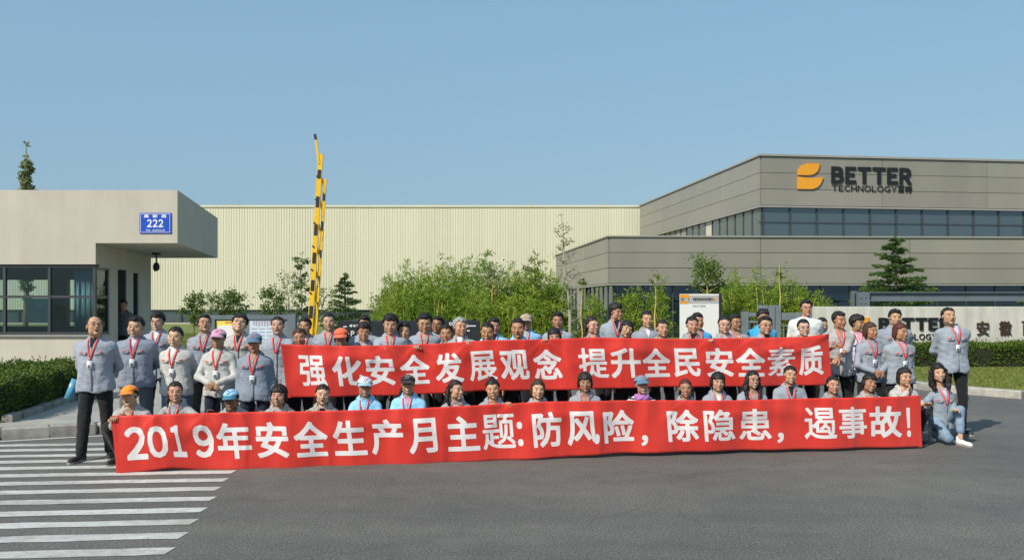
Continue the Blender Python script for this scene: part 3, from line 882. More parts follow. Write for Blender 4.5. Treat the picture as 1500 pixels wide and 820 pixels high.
    letters("letter", [('百', x2 + .02, xm - .02, z(281.4), z(271)), ('特', xm + .02, x3, z(281.4), z(271))], .02, M['black_letter'], place, 44, .035)

def logo_shapes(x0, x1, z0, z1, depth, mat, place):
    """two-leaf mark: an upper blade rising to the right and a lower blade with a rounded right end"""
    w, h = x1 - x0, z1 - z0
    def arc(p0, p1, p2, n=10):
        return [((1-t)**2*p0[0]+2*t*(1-t)*p1[0]+t*t*p2[0], (1-t)**2*p0[1]+2*t*(1-t)*p1[1]+t*t*p2[1]) for t in [i/n for i in range(n+1)]]
    up = [(0, .54)] + arc((0, .56), (.03, .98), (.45, 1.0)) + [(.86, 1.0)] + arc((.86, 1.0), (.86, .56), (.42, .54))[1:]
    lo = [(0, .0), (0, .48)] + arc((0, .48), (.5, .40), (1.0, .48))[1:] + arc((1.0, .48), (.92, .02), (.5, 0))[1:]
    mb = MB()
    for sh in (up, lo):
        n = len(sh)
        pts = [(x0 + a * w, z0 + c * h) for a, c in sh]
        v = [(x, -depth, z) for x, z in pts] + [(x, 0, z) for x, z in pts]
        mb.add(v, [tuple(range(n - 1, -1, -1)), tuple(range(n, 2 * n))] + [(i, (i + 1) % n, n + (i + 1) % n, n + i) for i in range(n)])
    o = mb.build("logo_mark", mat); place(o)
build_office()

# ------------------------------------------------------------------ sign wall, steel frame, gate, boards, barrier
def build_street_objects():
    D = 25.5; x0 = PX(1192, D); zt = PZ(449, D)
    s = thing("sign_wall", "pale stone company name wall with orange mark and dark letters behind a clipped hedge", "sign wall", (x0, D, 0))
    MB().box(0, 14, 0, .45, .1, zt, bev=.01).build("wall_slab", M['sign_wall'], s)
    X = lambda px: PX(px, D) - x0
    Z = lambda py: PZ(py, D)
    def place(o): o.parent = s; o.location = (0, -.001, 0)
    logo_shapes(X(1249), X(1276), Z(495), Z(464.5), .05, M['orange'], place)
    letters("letter", row_items('BETTER', X(1286.5), X(1392), Z(483.5), Z(465), gap=.10, bold=.05), .05, M['black_letter'], place, 36, .05)
    letters("letter", row_items('TECHNOLOGY', X(1286.5), X(1372), Z(497.5), Z(488.5), gap=.16, bold=.015), .03, M['black_letter'], place, 30, .015)
    it = [(c, X(a), X(a + 18), Z(491), Z(470)) for c, a in (('安', 1430), ('徽', 1463), ('百', 1496), ('特', 1529))]
    letters("letter", it, .05, M['brown_letter'], place, 48, .010)
    # steel frame behind the sign wall
    D = 27.5; xa = PX(1250, D); z0, z1 = PZ(441, D), PZ(427.5, D)
    f = thing("steel_frame", "blue-grey steel portal beam with bolted end plate rising behind the stone sign wall", "steel frame", (xa, D, 0))
    mb = MB().box(.12, 14, 0, .2, z0, z0 + .03).box(.12, 14, 0, .2, z1 - .03, z1).box(.12, 14, .09, .11, z0 + .03, z1 - .03)
    mb.build("beam", M['steel'], f)
    mb = MB().box(0, .03, -.02, .22, .1, z1 + .03).box(.03, .1, .08, .12, .1, z1 + .02).box(.1, .12, -.02, .22, .1, z1 + .03)
    mb.box(.12, .5, -.015, -.001, z0 - .28, z1); mb.build("post", M['steel'], f)
    bm = MB().tube([(0, -.03, 0), (0, 0, 0)], .022, 6).mesh("bolt")
    for i in range(2):
        for k in range(3): link("bolt", bm, M['gate_steel'], f, loc=(.22 + i * .14, -.0155, z0 - .2 + k * .16))
    # sliding gate head: grey box-section frames
    D = 22.0; xg = PX(1087, D)
    g = thing("retractable_gate", "folded grey metal driveway gate with box-section frames beside the stone sign wall", "gate", (xg, D, 0))
    gx = lambda px: PX(px, D) - xg
    gz = lambda py: PZ(py, D)
    def bar(a, b, c, d, y0=0, y1=.12, nm="frame_bar"): MB().box(gx(a), gx(b), y0, y1, gz(d), gz(c), bev=.006).build(nm, M['gate_steel'], g)
    zb = 445 + 1.8 * F / D
    bar(1087, 1096.5, 456, zb); bar(1097, 1112, 458, 464, .01, .11); bar(1097, 1112, 470, 473, .01, .1)
    bar(1112, 1125, 447, 452, .012, .1); bar(1112, 1117, 452.5, 458); bar(1125.5, 1134, 447.5, zb, -.05, .07); bar(1134.5, 1143.5, 447, zb, -.02, .13)
    bar(1144, 1190, 458, 469, .01, .11); bar(1144, 1190, 476, 478, .02, .09)
    for i in range(4):
        x = gx(1149 + i * 9); MB().tube([(x, .05, .1), (x, .05, gz(478) - .002)], .018, 6).build("rail", M['steel'], g)
    for i in range(2):
        a = gx(1099 + i * 6.5); MB().tube([(a, .05, .1), (a, .05, gz(473) - .002)], .018, 6).build("rail", M['steel'], g)
    # thin arch pieces seen through the frame
    for c in (1105,):
        pts = [(gx(c) + .12 * cos(t), .08, gz(482) + .12 * sin(t)) for t in [pi * k / 10 for k in range(11)]]
        MB().tube(pts, .018, 6).build("arched_bar", M['black_paint'], g)
    # white notice board
    D = 21.5; xb = PX(996, D)
    w = thing("notice_board", "tall white notice board with orange and grey header standing before the bamboo", "notice board", (xb, D, 0))
    wd = PX(1053, D) - xb; z1 = PZ(430.5, D); z0 = .55
    MB().box(0, wd, 0, .05, z0, z1, bev=.003).build("panel", M['paper'], w)
    MB().box(wd + .001, wd + .06, -.02, .1, .1, z1 + .02).build("post", M['black_paint'], w)
    MB().box(.05, .11, .055, .1, .1, z1 - .1).build("post", M['black_paint'], w)
    h = .2; zz = z1 - .03
    MB().box(.0, wd - .001, -.004, -.001, zz - h, zz).build("header_band", plain("header_grey", (.42, .42, .42), .6, .06, 6), w)
    MB().box(.0, .22, -.008, -.0045, zz - h * .33, zz + .02).build("header_block", M['orange'], w)
    MB().box(.0, .20, -.008, -.0045, zz - h * 1.02, zz - h * .72).build("header_block", M['orange'], w)
    MB().box(.02, .10, -.008, -.0045, zz - h * .68, zz - h * .36).box(.2, .225, -.008, -.0045, zz - h * .66, zz - h * .36).build("header_mark", M['gate_steel'], w)
    MB().tube([(wd - .1, -.001, zz - h * .45), (wd - .1, -.008, zz - h * .45)], .035, 12).build("header_seal", M['orange'], w)
    it = []; cs = '安徽百特新材料科技有限公司'
    for i, c in enumerate(cs): it.append((c, .31 + i * .0405, .31 + i * .0405 + .037, zz - h * .68, zz - h * .3))
    o = link("header_lettering", letter_mesh(it, .003, 24, .015), M['black_letter'], w, kind='stuff'); o.location = (0, -.0045, 0)
    it = []
    for i, c in enumerate('安全生产月活动'): it.append((c, .31 + i * .045, .31 + i * .045 + .035, zz - h * 1.45, zz - h * 1.18))
    o = link("lettering", letter_mesh(it, .003, 20, .0), M['gate_steel'], w, kind='stuff'); o.location = (0, -.0015, 0)
    # black slate direction wall
    D = 21.0; xs = PX(496, D)
    s = thing("slate_sign", "low black slate direction sign with white parking lettering behind the crowd", "direction sign", (xs, D, 0))
    zt = PZ(469.5, D); wd = PX(703, D) - xs
    MB().box(0, wd, 0, .25, .1, zt, bev=.008).build("slab", M['slate'], s)
    sx = lambda px: PX(px, D) - xs
    it = [('P', sx(514), sx(519), PZ(492, D), PZ(484.5, D)), ('P', sx(658), sx(664), PZ(479, D), PZ(472, D))]
    it += [(c, sx(a), sx(a + 4.2), PZ(479, D), PZ(475, D)) for c, a in (('停', 512), ('车', 517), ('场', 522), ('办', 672), ('公', 677), ('区', 682))]
    o = link("sign_lettering", letter_mesh(it, .004, 24, .02), M['white_letter'], s); o.location = (0, -.001, 0); o['kind'] = 'stuff' 
    mb = MB()
    for a, b2, y in ((503, 508, 478), (504, 511, 488.5), (686, 697, 477), (684, 688, 484), (530, 534, 477)):
        mb.box(sx(a), sx(b2), -.005, -.001, PZ(y + .9, D), PZ(y - .6, D))
    mb.build("sign_print", M['white_letter'], s)
    # bulletin board frame at left
    D = 17.8; xb = PX(306, D)
    bb = thing("bulletin_board", "dark framed bulletin board with yellow and white posters behind the back row", "bulletin board", (xb, D, 0))
    bx = lambda px: PX(px, D) - xb
    MB().box(0, bx(421) - .002, 0, .12, PZ(468, D), PZ(461.5, D), bev=.006).build("top_rail", M['steel'], bb)
    MB().box(bx(421), bx(433), -.02, .14, .0, PZ(460, D), bev=.006).build("post", M['steel'], bb)
    MB().box(.0, .12, -.01, .13, .0, PZ(468, D) - .002).build("post", M['steel'], bb)
    MB().box(.125, bx(421) - .002, .04, .07, PZ(520, D), PZ(468, D) - .002).build("back_panel", M['gate_steel'], bb)
    MB().box(bx(316), bx(344), .03, .038, PZ(500, D), PZ(469.5, D)).build("yellow_poster", M['poster_yellow'], bb)
    MB().box(bx(329), bx(342), .026, .0295, PZ(473, D), PZ(471.5, D)).build("poster_heading", M['ribbon'], bb)
    MB().box(bx(319), bx(342), .026, .0295, PZ(499, D), PZ(476.5, D)).build("poster_sheet", M['paper'], bb)
    MB().box(bx(365), bx(413), .03, .038, PZ(512, D), PZ(468.7, D)).build("white_poster", plain("poster_pale_blue", (.55, .66, .74), .6, .05, 5), bb)
    mb = MB()
    for i in range(9): mb.box(bx(370 + i * 4), bx(372.2 + i * 4), .026, .0295, PZ(476 + (i % 3), D), PZ(470, D))
    for r in range(5):
        for i in range(4): mb.box(bx(368 + i * 11), bx(376 + i * 11), .026, .0295, PZ(482.0 + r * 5, D), PZ(480.6 + r * 5, D))
    mb.build("poster_print", plain("poster_print", (.42, .34, .40), .6, .1, 8), bb)
    # raised yellow and black barrier
    D = 22.0
    bar = thing("barrier", "raised yellow and black boom barrier with folding fence rails pointing at the sky", "barrier", (PX(455, D), D, 0))
    x_ = lambda px: PX(px, D) - PX(455, D)
    def pt(px, py, y=0): return (x_(px), y, PZ(py, D))
    def rail(p, q, w, blacks, nm, y, dpt=.06):
        (ax, ay), (bx2, by) = p, q
        A, B = Vector(pt(ax, ay, y)), Vector(pt(bx2, by, y))
        MB().beam(A, B, w, dpt).build(nm, M['yellow'], bar)
        for y0, y1 in blacks:
            t0 = (y0 - ay) / (by - ay); t1 = (y1 - ay) / (by - ay)
            MB().beam(A.lerp(B, t0), A.lerp(B, t1), w * .72, dpt + .014).build("black_band", M['black_paint'], bar)
    rail((453.5, 500), (469.7, 226), .125, [(466, 448), (426, 410), (386, 370), (345, 329), (304, 288), (262, 249)], "boom", 0)
    rail((460.5, 500), (476.0, 262), .075, [(452, 442), (420, 404), (378, 366), (338, 324), (294, 282), (292, 283)][:5], "lower_rail", .05, .05)
    MB().beam(pt(467.6, 240, -.02), pt(462, 199, -.02), .05, .05).build("boom_tip", M['yellow'], bar)
    MB().beam(pt(462.9, 205, -.02), pt(461.6, 197, -.02), .06, .06).build("tip_cap", M['black_paint'], bar)
    for k in range(7):
        y0 = 254 + k * 34; t = (500 - y0) / 274.
        xa = 453.5 + 16.2 * t; xb2 = 459.5 + 18.5 * (500 - y0 - 18) / 274
        MB().beam(pt(xa + 1.5, y0, .03), pt(xb2 + 1, y0 + 30, .03), .035, .03).build("hanging_link", M['yellow'], bar)
        MB().beam(pt(xa - 4, y0 + 4, .0), pt(xa - 1, y0 + 7, .0), .04, .08).build("pivot_bracket", M['black_paint'], bar)
    MB().box(-.17, .19, -.17, .19, .0, PZ(500, D) + .02, bev=.02).build("cabinet", M['yellow'], bar)
build_street_objects()
# ------------------------------------------------------------------ vegetation
def unit(v): return v / np.maximum(np.linalg.norm(v, axis=1, keepdims=True), 1e-9)

def leaves(C, Dr, length, width, rng, jl=.3):
    """rhombus leaves at C pointing along Dr; returns V, Q"""
    n = len(C); Dr = unit(Dr)
    R = unit(np.cross(Dr, unit(rng.normal(size=(n, 3)))))
    L = (length * (1 + jl * rng.uniform(-1, 1, n)))[:, None]; W = (width * (1 + jl * rng.uniform(-1, 1, n)))[:, None]
    V = np.stack([C, C + Dr * L * .45 + R * W * .5, C + Dr * L, C + Dr * L * .45 - R * W * .5], 1).reshape(-1, 3)
    return V, np.arange(4 * n).reshape(-1, 4)

def leaf_obj(name, C, Dr, length, width, mat, parent, rng, **kw):
    kw['kind'] = 'stuff'
    V, Q = leaves(C, Dr, length, width, rng)
    return link(name, mesh_np(name, V, Q), mat, parent, **kw)

def pick(C, lump, thr, rng):
    """keep points by a lumpy 3-D pattern so the mass has gaps and clumps"""
    ph = rng.uniform(0, 6, 6)
    f = (np.sin(C[:, 0] * lump + ph[0]) * np.sin(C[:, 1] * lump + ph[1]) * np.sin(C[:, 2] * lump + ph[2])
         + .6 * np.sin(C[:, 0] * lump * 2.3 + ph[3]) * np.sin(C[:, 2] * lump * 2.1 + ph[4]) + rng.uniform(-.5, .5, len(C)))
    return C[f > thr]

def hedge(name, label, poly, z0, z1, nl, size, seed):
    """clipped hedge: dark bumpy core and a dense skin of small leaves"""
    rng = np.random.default_rng(seed)
    P = np.array(poly); c = P.mean(0)
    h = thing(name, label, "hedge", (c[0], c[1], 0))
    Q = P - c
    core = MB().prism([tuple(q * (1 - .09 / max(.5, np.linalg.norm(q)))) for q in Q], .02, z1 - .08).build("dark_core", M['hedge_core'], h)  # solid near-black core, so gaps in the leaf skin read dark
    # sample sides and top
    pts, nr = [], []
    n = len(Q); per = [np.linalg.norm(Q[(i + 1) % n] - Q[i]) for i in range(n)]
    area = .5 * abs(sum(Q[i][0] * Q[(i + 1) % n][1] - Q[(i + 1) % n][0] * Q[i][1] for i in range(n)))
    tot = sum(per) * (z1 - z0) + area
    for i in range(n):
        k = int(nl * per[i] * (z1 - z0) / tot); t = rng.uniform(0, 1, k)[:, None]
        p = Q[i] * (1 - t) + Q[(i + 1) % n] * t; d = Q[(i + 1) % n] - Q[i]; nm = np.array([d[1], -d[0]]) / per[i]
        z = z0 + (z1 - z0) * rng.uniform(0, 1, k) ** .8
        pts.append(np.column_stack([p, z])); nr.append(np.tile([nm[0], nm[1], .25], (k, 1)))
    k = int(nl * area / tot); got = []
    lo, hi = Q.min(0), Q.max(0)
    cand = rng.uniform(lo, hi, (k * 4, 2))
    ins = np.ones(len(cand), bool)
    for i in range(n):
        a, b = Q[i], Q[(i + 1) % n]
        ins &= ((b[0] - a[0]) * (cand[:, 1] - a[1]) - (b[1] - a[1]) * (cand[:, 0] - a[0])) >= 0
    cand = cand[ins][:k]
    pts.append(np.column_stack([cand, np.full(len(cand), z1)])); nr.append(np.tile([0, 0, 1.], (len(cand), 1)))
    C = np.concatenate(pts); Nn = np.concatenate(nr)
    lump = .045 * np.sin(C[:, 0] * 3.1) * np.sin(C[:, 2] * 5 + C[:, 1] * 2) + .03 * np.sin(C[:, 0] * 9 + C[:, 1] * 7)
    C = C + Nn * (lump + rng.normal(0, .022, len(C)) - np.abs(rng.normal(0, .03, len(C))))[:, None]
    C[:, 2] = np.maximum(C[:, 2], z0)
    leaf_obj("foliage", C, Nn * .8 + rng.normal(0, .7, C.shape) + [0, 0, .3], size, size * .62, M['l_hedge'], h, rng)
    # stray shoots on top
    m = int(area * 7) + 6; cs = cand[rng.integers(0, len(cand), m)]
    S = np.repeat(np.column_stack([cs, np.full(m, z1)]), 7, 0); up = np.tile(np.linspace(0, size * 2.6, 7), m)
    S[:, 2] += up; S[:, :2] += np.repeat(rng.normal(0, .3, (m, 2)), 7, 0) * up[:, None]
    leaf_obj("shoots", S, rng.normal(0, 1, S.shape) + [0, 0, .6], size, size * .5, M['l_tree'], h, rng)
    return h

hedge("hedge", "clipped dark green hedge in the stone-edged bed left of the gatehouse path", [(-14, 9.9), (-9.2, 11.55), (-7.15, 12.35), (-7.75, 16.2), (-14, 16.2)], .16, .74, 70000, .042, 1)
hedge("hedge", "long clipped hedge in front of the stone sign wall", [(8.5, 23.6), (17, 23.1), (17, 24.7), (8.5, 24.9)], .15, .70, 42000, .055, 2)

def bed_edging():
    r = thing("bed_edging", "low grey stone edging blocks along the left hedge bed", "edging", (-7.05, 12.3, 0))
    me = MB().box(-.07, .07, 0, .40, .1, .24, bev=.02).mesh("stone")
    for k in range(9):
        o = link("stone", me, M['kerb'], r, loc=(-.02 - k * .075, .12 + k * .43, RND.uniform(-.01, .01)), rotz=radians(10 + RND.uniform(-4, 4)), color=(RND.uniform(.5, .8),) * 3)
bed_edging()

def bush(name, label, x, y, r, h, n, size, mat, seed, cat="bush", extra=None, thr=-.2):
    rng = np.random.default_rng(seed)
    t = thing(name, label, cat, (x, y, .12))
    d = unit(rng.normal(size=(n, 3))); rad = rng.uniform(.35, 1, n) ** .5
    C = d * rad[:, None] * [r, r, h / 2] + [0, 0, h / 2]
    C = C[C[:, 2] > .02]; C = pick(C, 5 / r, thr, rng)
    mb = MB()
    for k in range(7):
        a = rng.uniform(0, 6.28); e = rng.uniform(.3, .8)
        mb.tube([(0, 0, -.05), (cos(a) * r * .2, sin(a) * r * .2, h * .35), (cos(a) * r * e, sin(a) * r * e, h * .85)], [.02, .014, .006], 5)
    mb.build("stems", M['bark'], t)
    leaf_obj("foliage", C, rng.normal(0, 1, C.shape) + [0, 0, .4], size, size * .55, mat, t, rng)
    if extra:
        m, k = extra; i = rng.integers(0, len(C), k)
        leaf_obj("flowers", C[i] * 1.04, rng.normal(0, 1, (k, 3)), size, size * .8, m, t, rng)
    return t

bush("flowering_bush", "small loose bush with pale flowers at the end of the left hedge", -7.5, 15.6, .42, .78, 5000, .05, M['l_tree'], 5, extra=(M['blossom'], 500))

def small_tree(name, label, px, D, ptop, pbase_w, mat, seed, n=2500, size=.10, trunk_top=.55, bare=0, lean=0, crownz=(.4, 1.0), barkm='bark', thr=-.1, z0=.1, extra=None, nb=14, cat="tree"):
    """tree from a tapered trunk, limbs that carry twigs, leaves clustered round the twigs"""
    rng = np.random.default_rng(seed)
    X = PX(px, D); H = PZ(ptop, D) - z0; R = pbase_w * D / F / 2
    t = thing(name, label, cat, (X, D, z0))
    mb = MB()
    tr = [(lean * (k / 6) ** 1.3 + .03 * sin(k * 2 + seed), .02 * cos(k * 1.7 + seed), H * k / 6.) for k in range(7)]
    rb = max(.03, H * .014)
    mb.tube(tr, [rb * (1 - .85 * k / 6) for k in range(7)], 8)
    tips = []
    for k in range(nb):
        f = crownz[0] + (crownz[1] - .08 - crownz[0]) * (k + .5) / nb; f += rng.uniform(-.02, .02)
        i = min(5, int(f * 6)); u = f * 6 - i
        b = np.array(tr[i]) * (1 - u) + np.array(tr[i + 1]) * u
        a = k * 2.4 + rng.uniform(-.4, .4)
        prof = sin(pi * min(1, max(.08, (f - crownz[0]) / (crownz[1] - crownz[0]) * .85 + .12)))
        L = R * (.55 + .5 * prof) * rng.uniform(.7, 1.05)
        m1 = b + np.array([cos(a) * L * .5, sin(a) * L * .5, L * .28]); e = b + np.array([cos(a) * L, sin(a) * L, L * rng.uniform(.45, .8)])
        mb.tube([tuple(b), tuple(m1), tuple(e)], [rb * .42, rb * .26, rb * .1], 5)
        for q in range(3):
            c = m1 + (e - m1) * rng.uniform(0, 1); g = c + np.array([*rng.normal(0, L * .3, 2), abs(rng.normal(0, L * .28))])
            mb.tube([tuple(c), tuple(g)], [rb * .15, rb * .06], 4); tips += [g, c]
        tips += [m1, e, e]
    tips.append(np.array(tr[-1])); tips.append(np.array(tr[-1]) * [1, 1, .94])
    mb.build("trunk", M[barkm], t, smooth=True)
    if n:
        tips = np.array(tips); idx = rng.integers(0, len(tips), n)
        C = tips[idx] + rng.normal(0, 1, (n, 3)) * [R * .17, R * .17, R * .13]
        leaf_obj("crown", C, rng.normal(0, 1, C.shape) + [0, 0, -.15], size, size * .5, mat, t, rng)
        if extra:
            k = extra[1]; i = rng.integers(0, len(C), k)
            leaf_obj("blossom", C[i] + [0, 0, .03], rng.normal(0, 1, (k, 3)), size * .8, size * .6, extra[0], t, rng)
    return t

def conifer(name, label, px, D, ptop, wpx, base_py, seed, tiers=13, size=.09, dens=1.0, z0=.1):
    """layered cedar: whorls of near-level boughs with flat needle sprays and gaps between the layers"""
    rng = np.random.default_rng(seed)
    X = PX(px, D); H = PZ(ptop, D) - z0; R = wpx * D / F / 2
    t = thing(name, label, "tree", (X, D, z0))
    mb = MB().tube([(0, 0, 0), (.02, 0, H * .5), (0, 0, H * .98)], [H * .022, H * .014, .006], 8)
    Cs, Ds = [], []
    for k in range(tiers):
        f = .10 + .86 * k / (tiers - 1); z = H * f
        r = R * (1 - f) ** .75 * 1.12 + .06
        nb = 7 if f < .8 else 5
        for q in range(nb):
            a = 2 * pi * q / nb + k * 1.1 + rng.uniform(-.25, .25); L = r * rng.uniform(.6, 1.18)
            d = np.array([cos(a), sin(a), 0]); zz = z + rng.uniform(-.12, .12)
            drop = rng.uniform(-.06, .10) * L; rise = rng.uniform(.18, .42) * L
            pts = [np.array([0, 0, zz]), d * L * .5 + [0, 0, zz + rise * .6], d * L + [0, 0, zz + rise * .6 + drop]]
            mb.tube([tuple(p) for p in pts], [.018, .011, .004], 5)
            m = int(150 * dens * (L / R + .25)); u = rng.uniform(.15, 1.02, m)
            p = np.where(u[:, None] < .5, pts[0] + (pts[1] - pts[0]) * (u[:, None] * 2), pts[1] + (pts[2] - pts[1]) * (u[:, None] * 2 - 1))
            side = np.array([-d[1], d[0], 0]); wdt = L * .32 * np.sin(np.clip(u, 0, 1) * 2.6) + .03
            s = rng.uniform(-1, 1, m)
            p = p + side * (s * wdt)[:, None] + np.column_stack([np.zeros(m), np.zeros(m), rng.normal(0, .02, m) - np.abs(s) * .04])
            Cs.append(p); Ds.append(d * .8 + side * (s * .9)[:, None] + np.column_stack([rng.normal(0, .25, m), rng.normal(0, .25, m), rng.normal(.05, .25, m)]))
    m = 60; Cs.append(np.column_stack([rng.normal(0, .02, m), rng.normal(0, .02, m), rng.uniform(H * .85, H, m)])); Ds.append(rng.normal(0, .4, (m, 3)) + [0, 0, 1])
    mb.build("trunk", M['bark'], t, smooth=True)
    C = np.concatenate(Cs); Dd = np.concatenate(Ds)
    leaf_obj("crown", C, Dd, size, size * .34, M['l_pine'], t, rng)
    return t

def bamboo(label, px, D, ptop, wpx, seed, dark=False, culms=5, n=5200, z0=.1, dens=1.):
    """bamboo clump: leaning yellow culms and feathery drooping sprays of narrow leaves"""
    rng = np.random.default_rng(seed)
    X = PX(px, D); H = PZ(ptop, D) - z0; R = wpx * D / F / 2 * 1.12; n = int(n * 2.1)
    t = thing("bamboo_clump", label, "bamboo", (X, D, z0), group="bamboo clumps on the lawn behind the crowd")
    for k in range(culms):
        a = rng.uniform(0, 6.28); r0 = R * .35 * rng.uniform(.2, 1); L = H * rng.uniform(.7, .98)
        le = rng.normal(0, .10, 2) * H
        pts = [(cos(a) * r0 + le[0] * u ** 2, sin(a) * r0 - R * .45 + le[1] * u ** 2, L * u) for u in (0, .25, .5, .75, 1)]
        MB().tube(pts, [.017, .016, .014, .010, .004], 6).build("culm", M['culm'], t, smooth=True)
    ns = n // 9
    d = unit(rng.normal(size=(ns, 3))); rad = rng.uniform(.1, 1, ns) ** .45
    Cc = d * rad[:, None] * [R, R * .9, H * .55] + [0, 0, H * .46]
    env = 1 - .16 * (np.sin(Cc[:, 0] * 5 / R + seed) + np.sin(Cc[:, 1] * 4 / R + seed * 2))
    Cc[:, 2] = Cc[:, 2] * env; Cc = Cc[Cc[:, 2] > 0.0]
    Cc = pick(Cc, 4.2 / max(R, .3), -.75, rng)
    ns = len(Cc)
    sd = rng.normal(0, .7, (ns, 3)) + [0, 0, .5]; sd = unit(sd)
    # wispy upright tips above the mass
    nt_ = 26; tx = rng.uniform(-.85, .85, nt_) * R; ty = rng.uniform(-.6, .6, nt_) * R
    tz = H * (.50 + .44 * np.sqrt(np.maximum(0, 1 - (tx / R) ** 2))); tl = rng.uniform(.18, .5, nt_)
    u = np.tile(np.linspace(0, 1, 16), nt_); ln = np.repeat(rng.normal(0, .22, nt_), 16)
    Tp = np.stack([np.repeat(tx, 16) + ln * u ** 2 * np.repeat(tl, 16), np.repeat(ty, 16), np.repeat(tz, 16) - .1 + u * np.repeat(tl, 16)], 1)
    leaf_obj("wispy_tips", Tp, rng.normal(0, .6, Tp.shape) + [0, 0, .7], .11, .018, M['l_bamboo'], t, rng)
    # each spray: nine leaves fanning from a bent twig
    u = np.tile(np.linspace(0, 1, 9), ns); B = np.repeat(Cc, 9, 0); S = np.repeat(sd, 9, 0)
    P = B + S * (u * .26)[:, None] + np.column_stack([np.zeros(9 * ns), np.zeros(9 * ns), -.10 * u ** 2])
    dr = S * .6 + rng.normal(0, .55, P.shape) + [0, 0, -.12]
    leaf_obj("foliage", P, dr, .13, .026, M['l_bamboo2'] if dark else M['l_bamboo'], t, rng)
    return t

BAM = [(572, 27.5, 428, 62), (603, 27, 414, 70), (637, 28, 398, 80), (668, 27.2, 391, 84), (700, 28.4, 398, 74), (722, 27, 424, 66),
       (748, 28, 412, 62), (772, 27, 420, 60), (795, 28.2, 398, 56), (812, 27.3, 424, 46), (642, 26, 430, 90), (690, 25.8, 440, 80), (745, 26, 445, 70),
       (590, 26, 450, 66), (790, 26, 442, 60)]
BL = ["bamboo clump at the far left of the big green mass", "second bamboo clump from the left, rounded top", "tall bamboo clump rising toward the peak of the mass", "highest bamboo clump, at the peak above the slate sign",
      "bamboo clump just right of the peak with a dark shoulder", "low bamboo clump in the dip right of the peak", "bamboo clump below two tufted shoots", "bamboo clump beside the cream-flowered shrub", "bamboo clump with one tall yellow culm near the grey building",
      "narrow bamboo clump touching the slender bare tree", "front bamboo clump under the peak, behind the grey-haired man", "front bamboo clump above the right end of the slate sign", "front bamboo clump behind the man in the blue jacket",
      "front bamboo clump low at the left, over the slate sign", "front bamboo clump behind the man in the camouflage cap"]
for i, (px, D, pt_, w) in enumerate(BAM):
    bamboo(BL[i], px, D, pt_, w, 30 + i, dark=(i in (4, 10)), n=6500)
B2 = [(1030, 29, 440, 56, "bamboo clump directly behind the white notice board"), (1075, 29.5, 414, 62, "bamboo clump just right of the notice board"), (1112, 29, 420, 62, "bamboo clump above the retractable gate"),
      (1150, 29.6, 412, 62, "bamboo clump between the gate and the sign wall, tallest there"), (1188, 29, 430, 52, "bamboo clump at the left end of the stone sign wall"),
      (920, 28, 436, 38, "thin bamboo clump before the dark glazing, left one"), (962, 28.4, 428, 34, "thin bamboo clump before the dark glazing, near the notice board"), (868, 29, 440, 40, "thin bamboo clump at the glazed corner of the building")]
for i, (px, D, pt_, w, lb) in enumerate(B2):
    bamboo(lb, px, D, pt_, w, 60 + i, n=5200 if i < 5 else 2200, culms=4 if i < 5 else 3)

small_tree("slender_tree", "tall slender sparse tree with pale trunk in front of the building corner", 838, 25, 316, 34, M['l_pale'], 3, n=520, size=.075, lean=-.32, crownz=(.28, 1), barkm='bark_pale', nb=20)
small_tree("tufted_sapling", "thin sapling with leafy tuft rising before the grey wall beside the notice board", 1036, 27.5, 376, 50, M['l_tree'], 14, n=1300, size=.10, crownz=(.62, 1), barkm='culm', nb=10)
small_tree("tufted_sapling", "yellow-stemmed shoot with small tuft above the bamboo right of centre", 785, 26.5, 368, 26, M['l_tree'], 15, n=420, size=.08, crownz=(.62, 1), barkm='culm', nb=7, lean=-.08)
small_tree("tufted_sapling", "yellow-stemmed shoot with loose tuft above the bamboo dip", 722, 26.6, 386, 34, M['l_pale'], 16, n=520, size=.08, crownz=(.66, 1), barkm='culm', nb=8)
small_tree("tufted_sapling", "short yellow stem with a topknot in front of the dark glazed corner", 852, 26.6, 402, 14, M['l_tree'], 17, n=160, size=.07, crownz=(.85, 1), barkm='culm', nb=4)
small_tree("tufted_sapling", "thin yellow stem with a small tuft left of the notice board", 960, 26.8, 396, 18, M['l_tree'], 18, n=260, size=.07, crownz=(.6, 1), barkm='culm', nb=6)
small_tree("tufted_sapling", "thin stem with one small tuft above the bamboo right of the notice board", 1142, 27, 388, 12, M['l_tree'], 19, n=130, size=.07, crownz=(.86, 1), barkm='culm', nb=4)
bush("flowering_shrub", "round shrub with cream blossom among the bamboo", PX(762, 27.6), 27.6, .75, PZ(408, 27.6) - .1, 5000, .07, M['l_tree'], 21, extra=(M['blossom'], 1500), cat="shrub")
small_tree("young_tree", "small young tree with round leafy top nearest the gatehouse wall", 284, 36, 431, 32, M['l_tree'], 22, n=900, size=.13, crownz=(.35, 1), nb=12)
small_tree("young_tree", "bushy young tree in front of the warehouse windows, left of the board", 340, 37, 431, 42, M['l_tree'], 23, n=1700, size=.13, crownz=(.3, 1), nb=16)
small_tree("young_tree", "thin wispy tree between the two leafy young trees", 310, 38, 426, 22, M['l_pale'], 24, n=380, size=.11, crownz=(.45, 1), nb=10)
small_tree("shrub", "leafy shrub left of the raised barrier with pale bare twigs", 400, 33, 426, 38, M['l_tree'], 25, n=1500, size=.11, crownz=(.2, 1), nb=16, barkm='bark_pale')
small_tree("shrub", "half-bare twiggy shrub close to the raised barrier", 422, 34, 402, 36, M['l_pale'], 26, n=420, size=.10, crownz=(.2, 1), nb=18, barkm='bark_pale')
small_tree("young_tree", "narrow upright tree immediately left of the raised barrier", 441, 35, 372, 22, M['l_tree'], 27, n=900, size=.12, crownz=(.25, 1), nb=18, barkm='bark_pale')
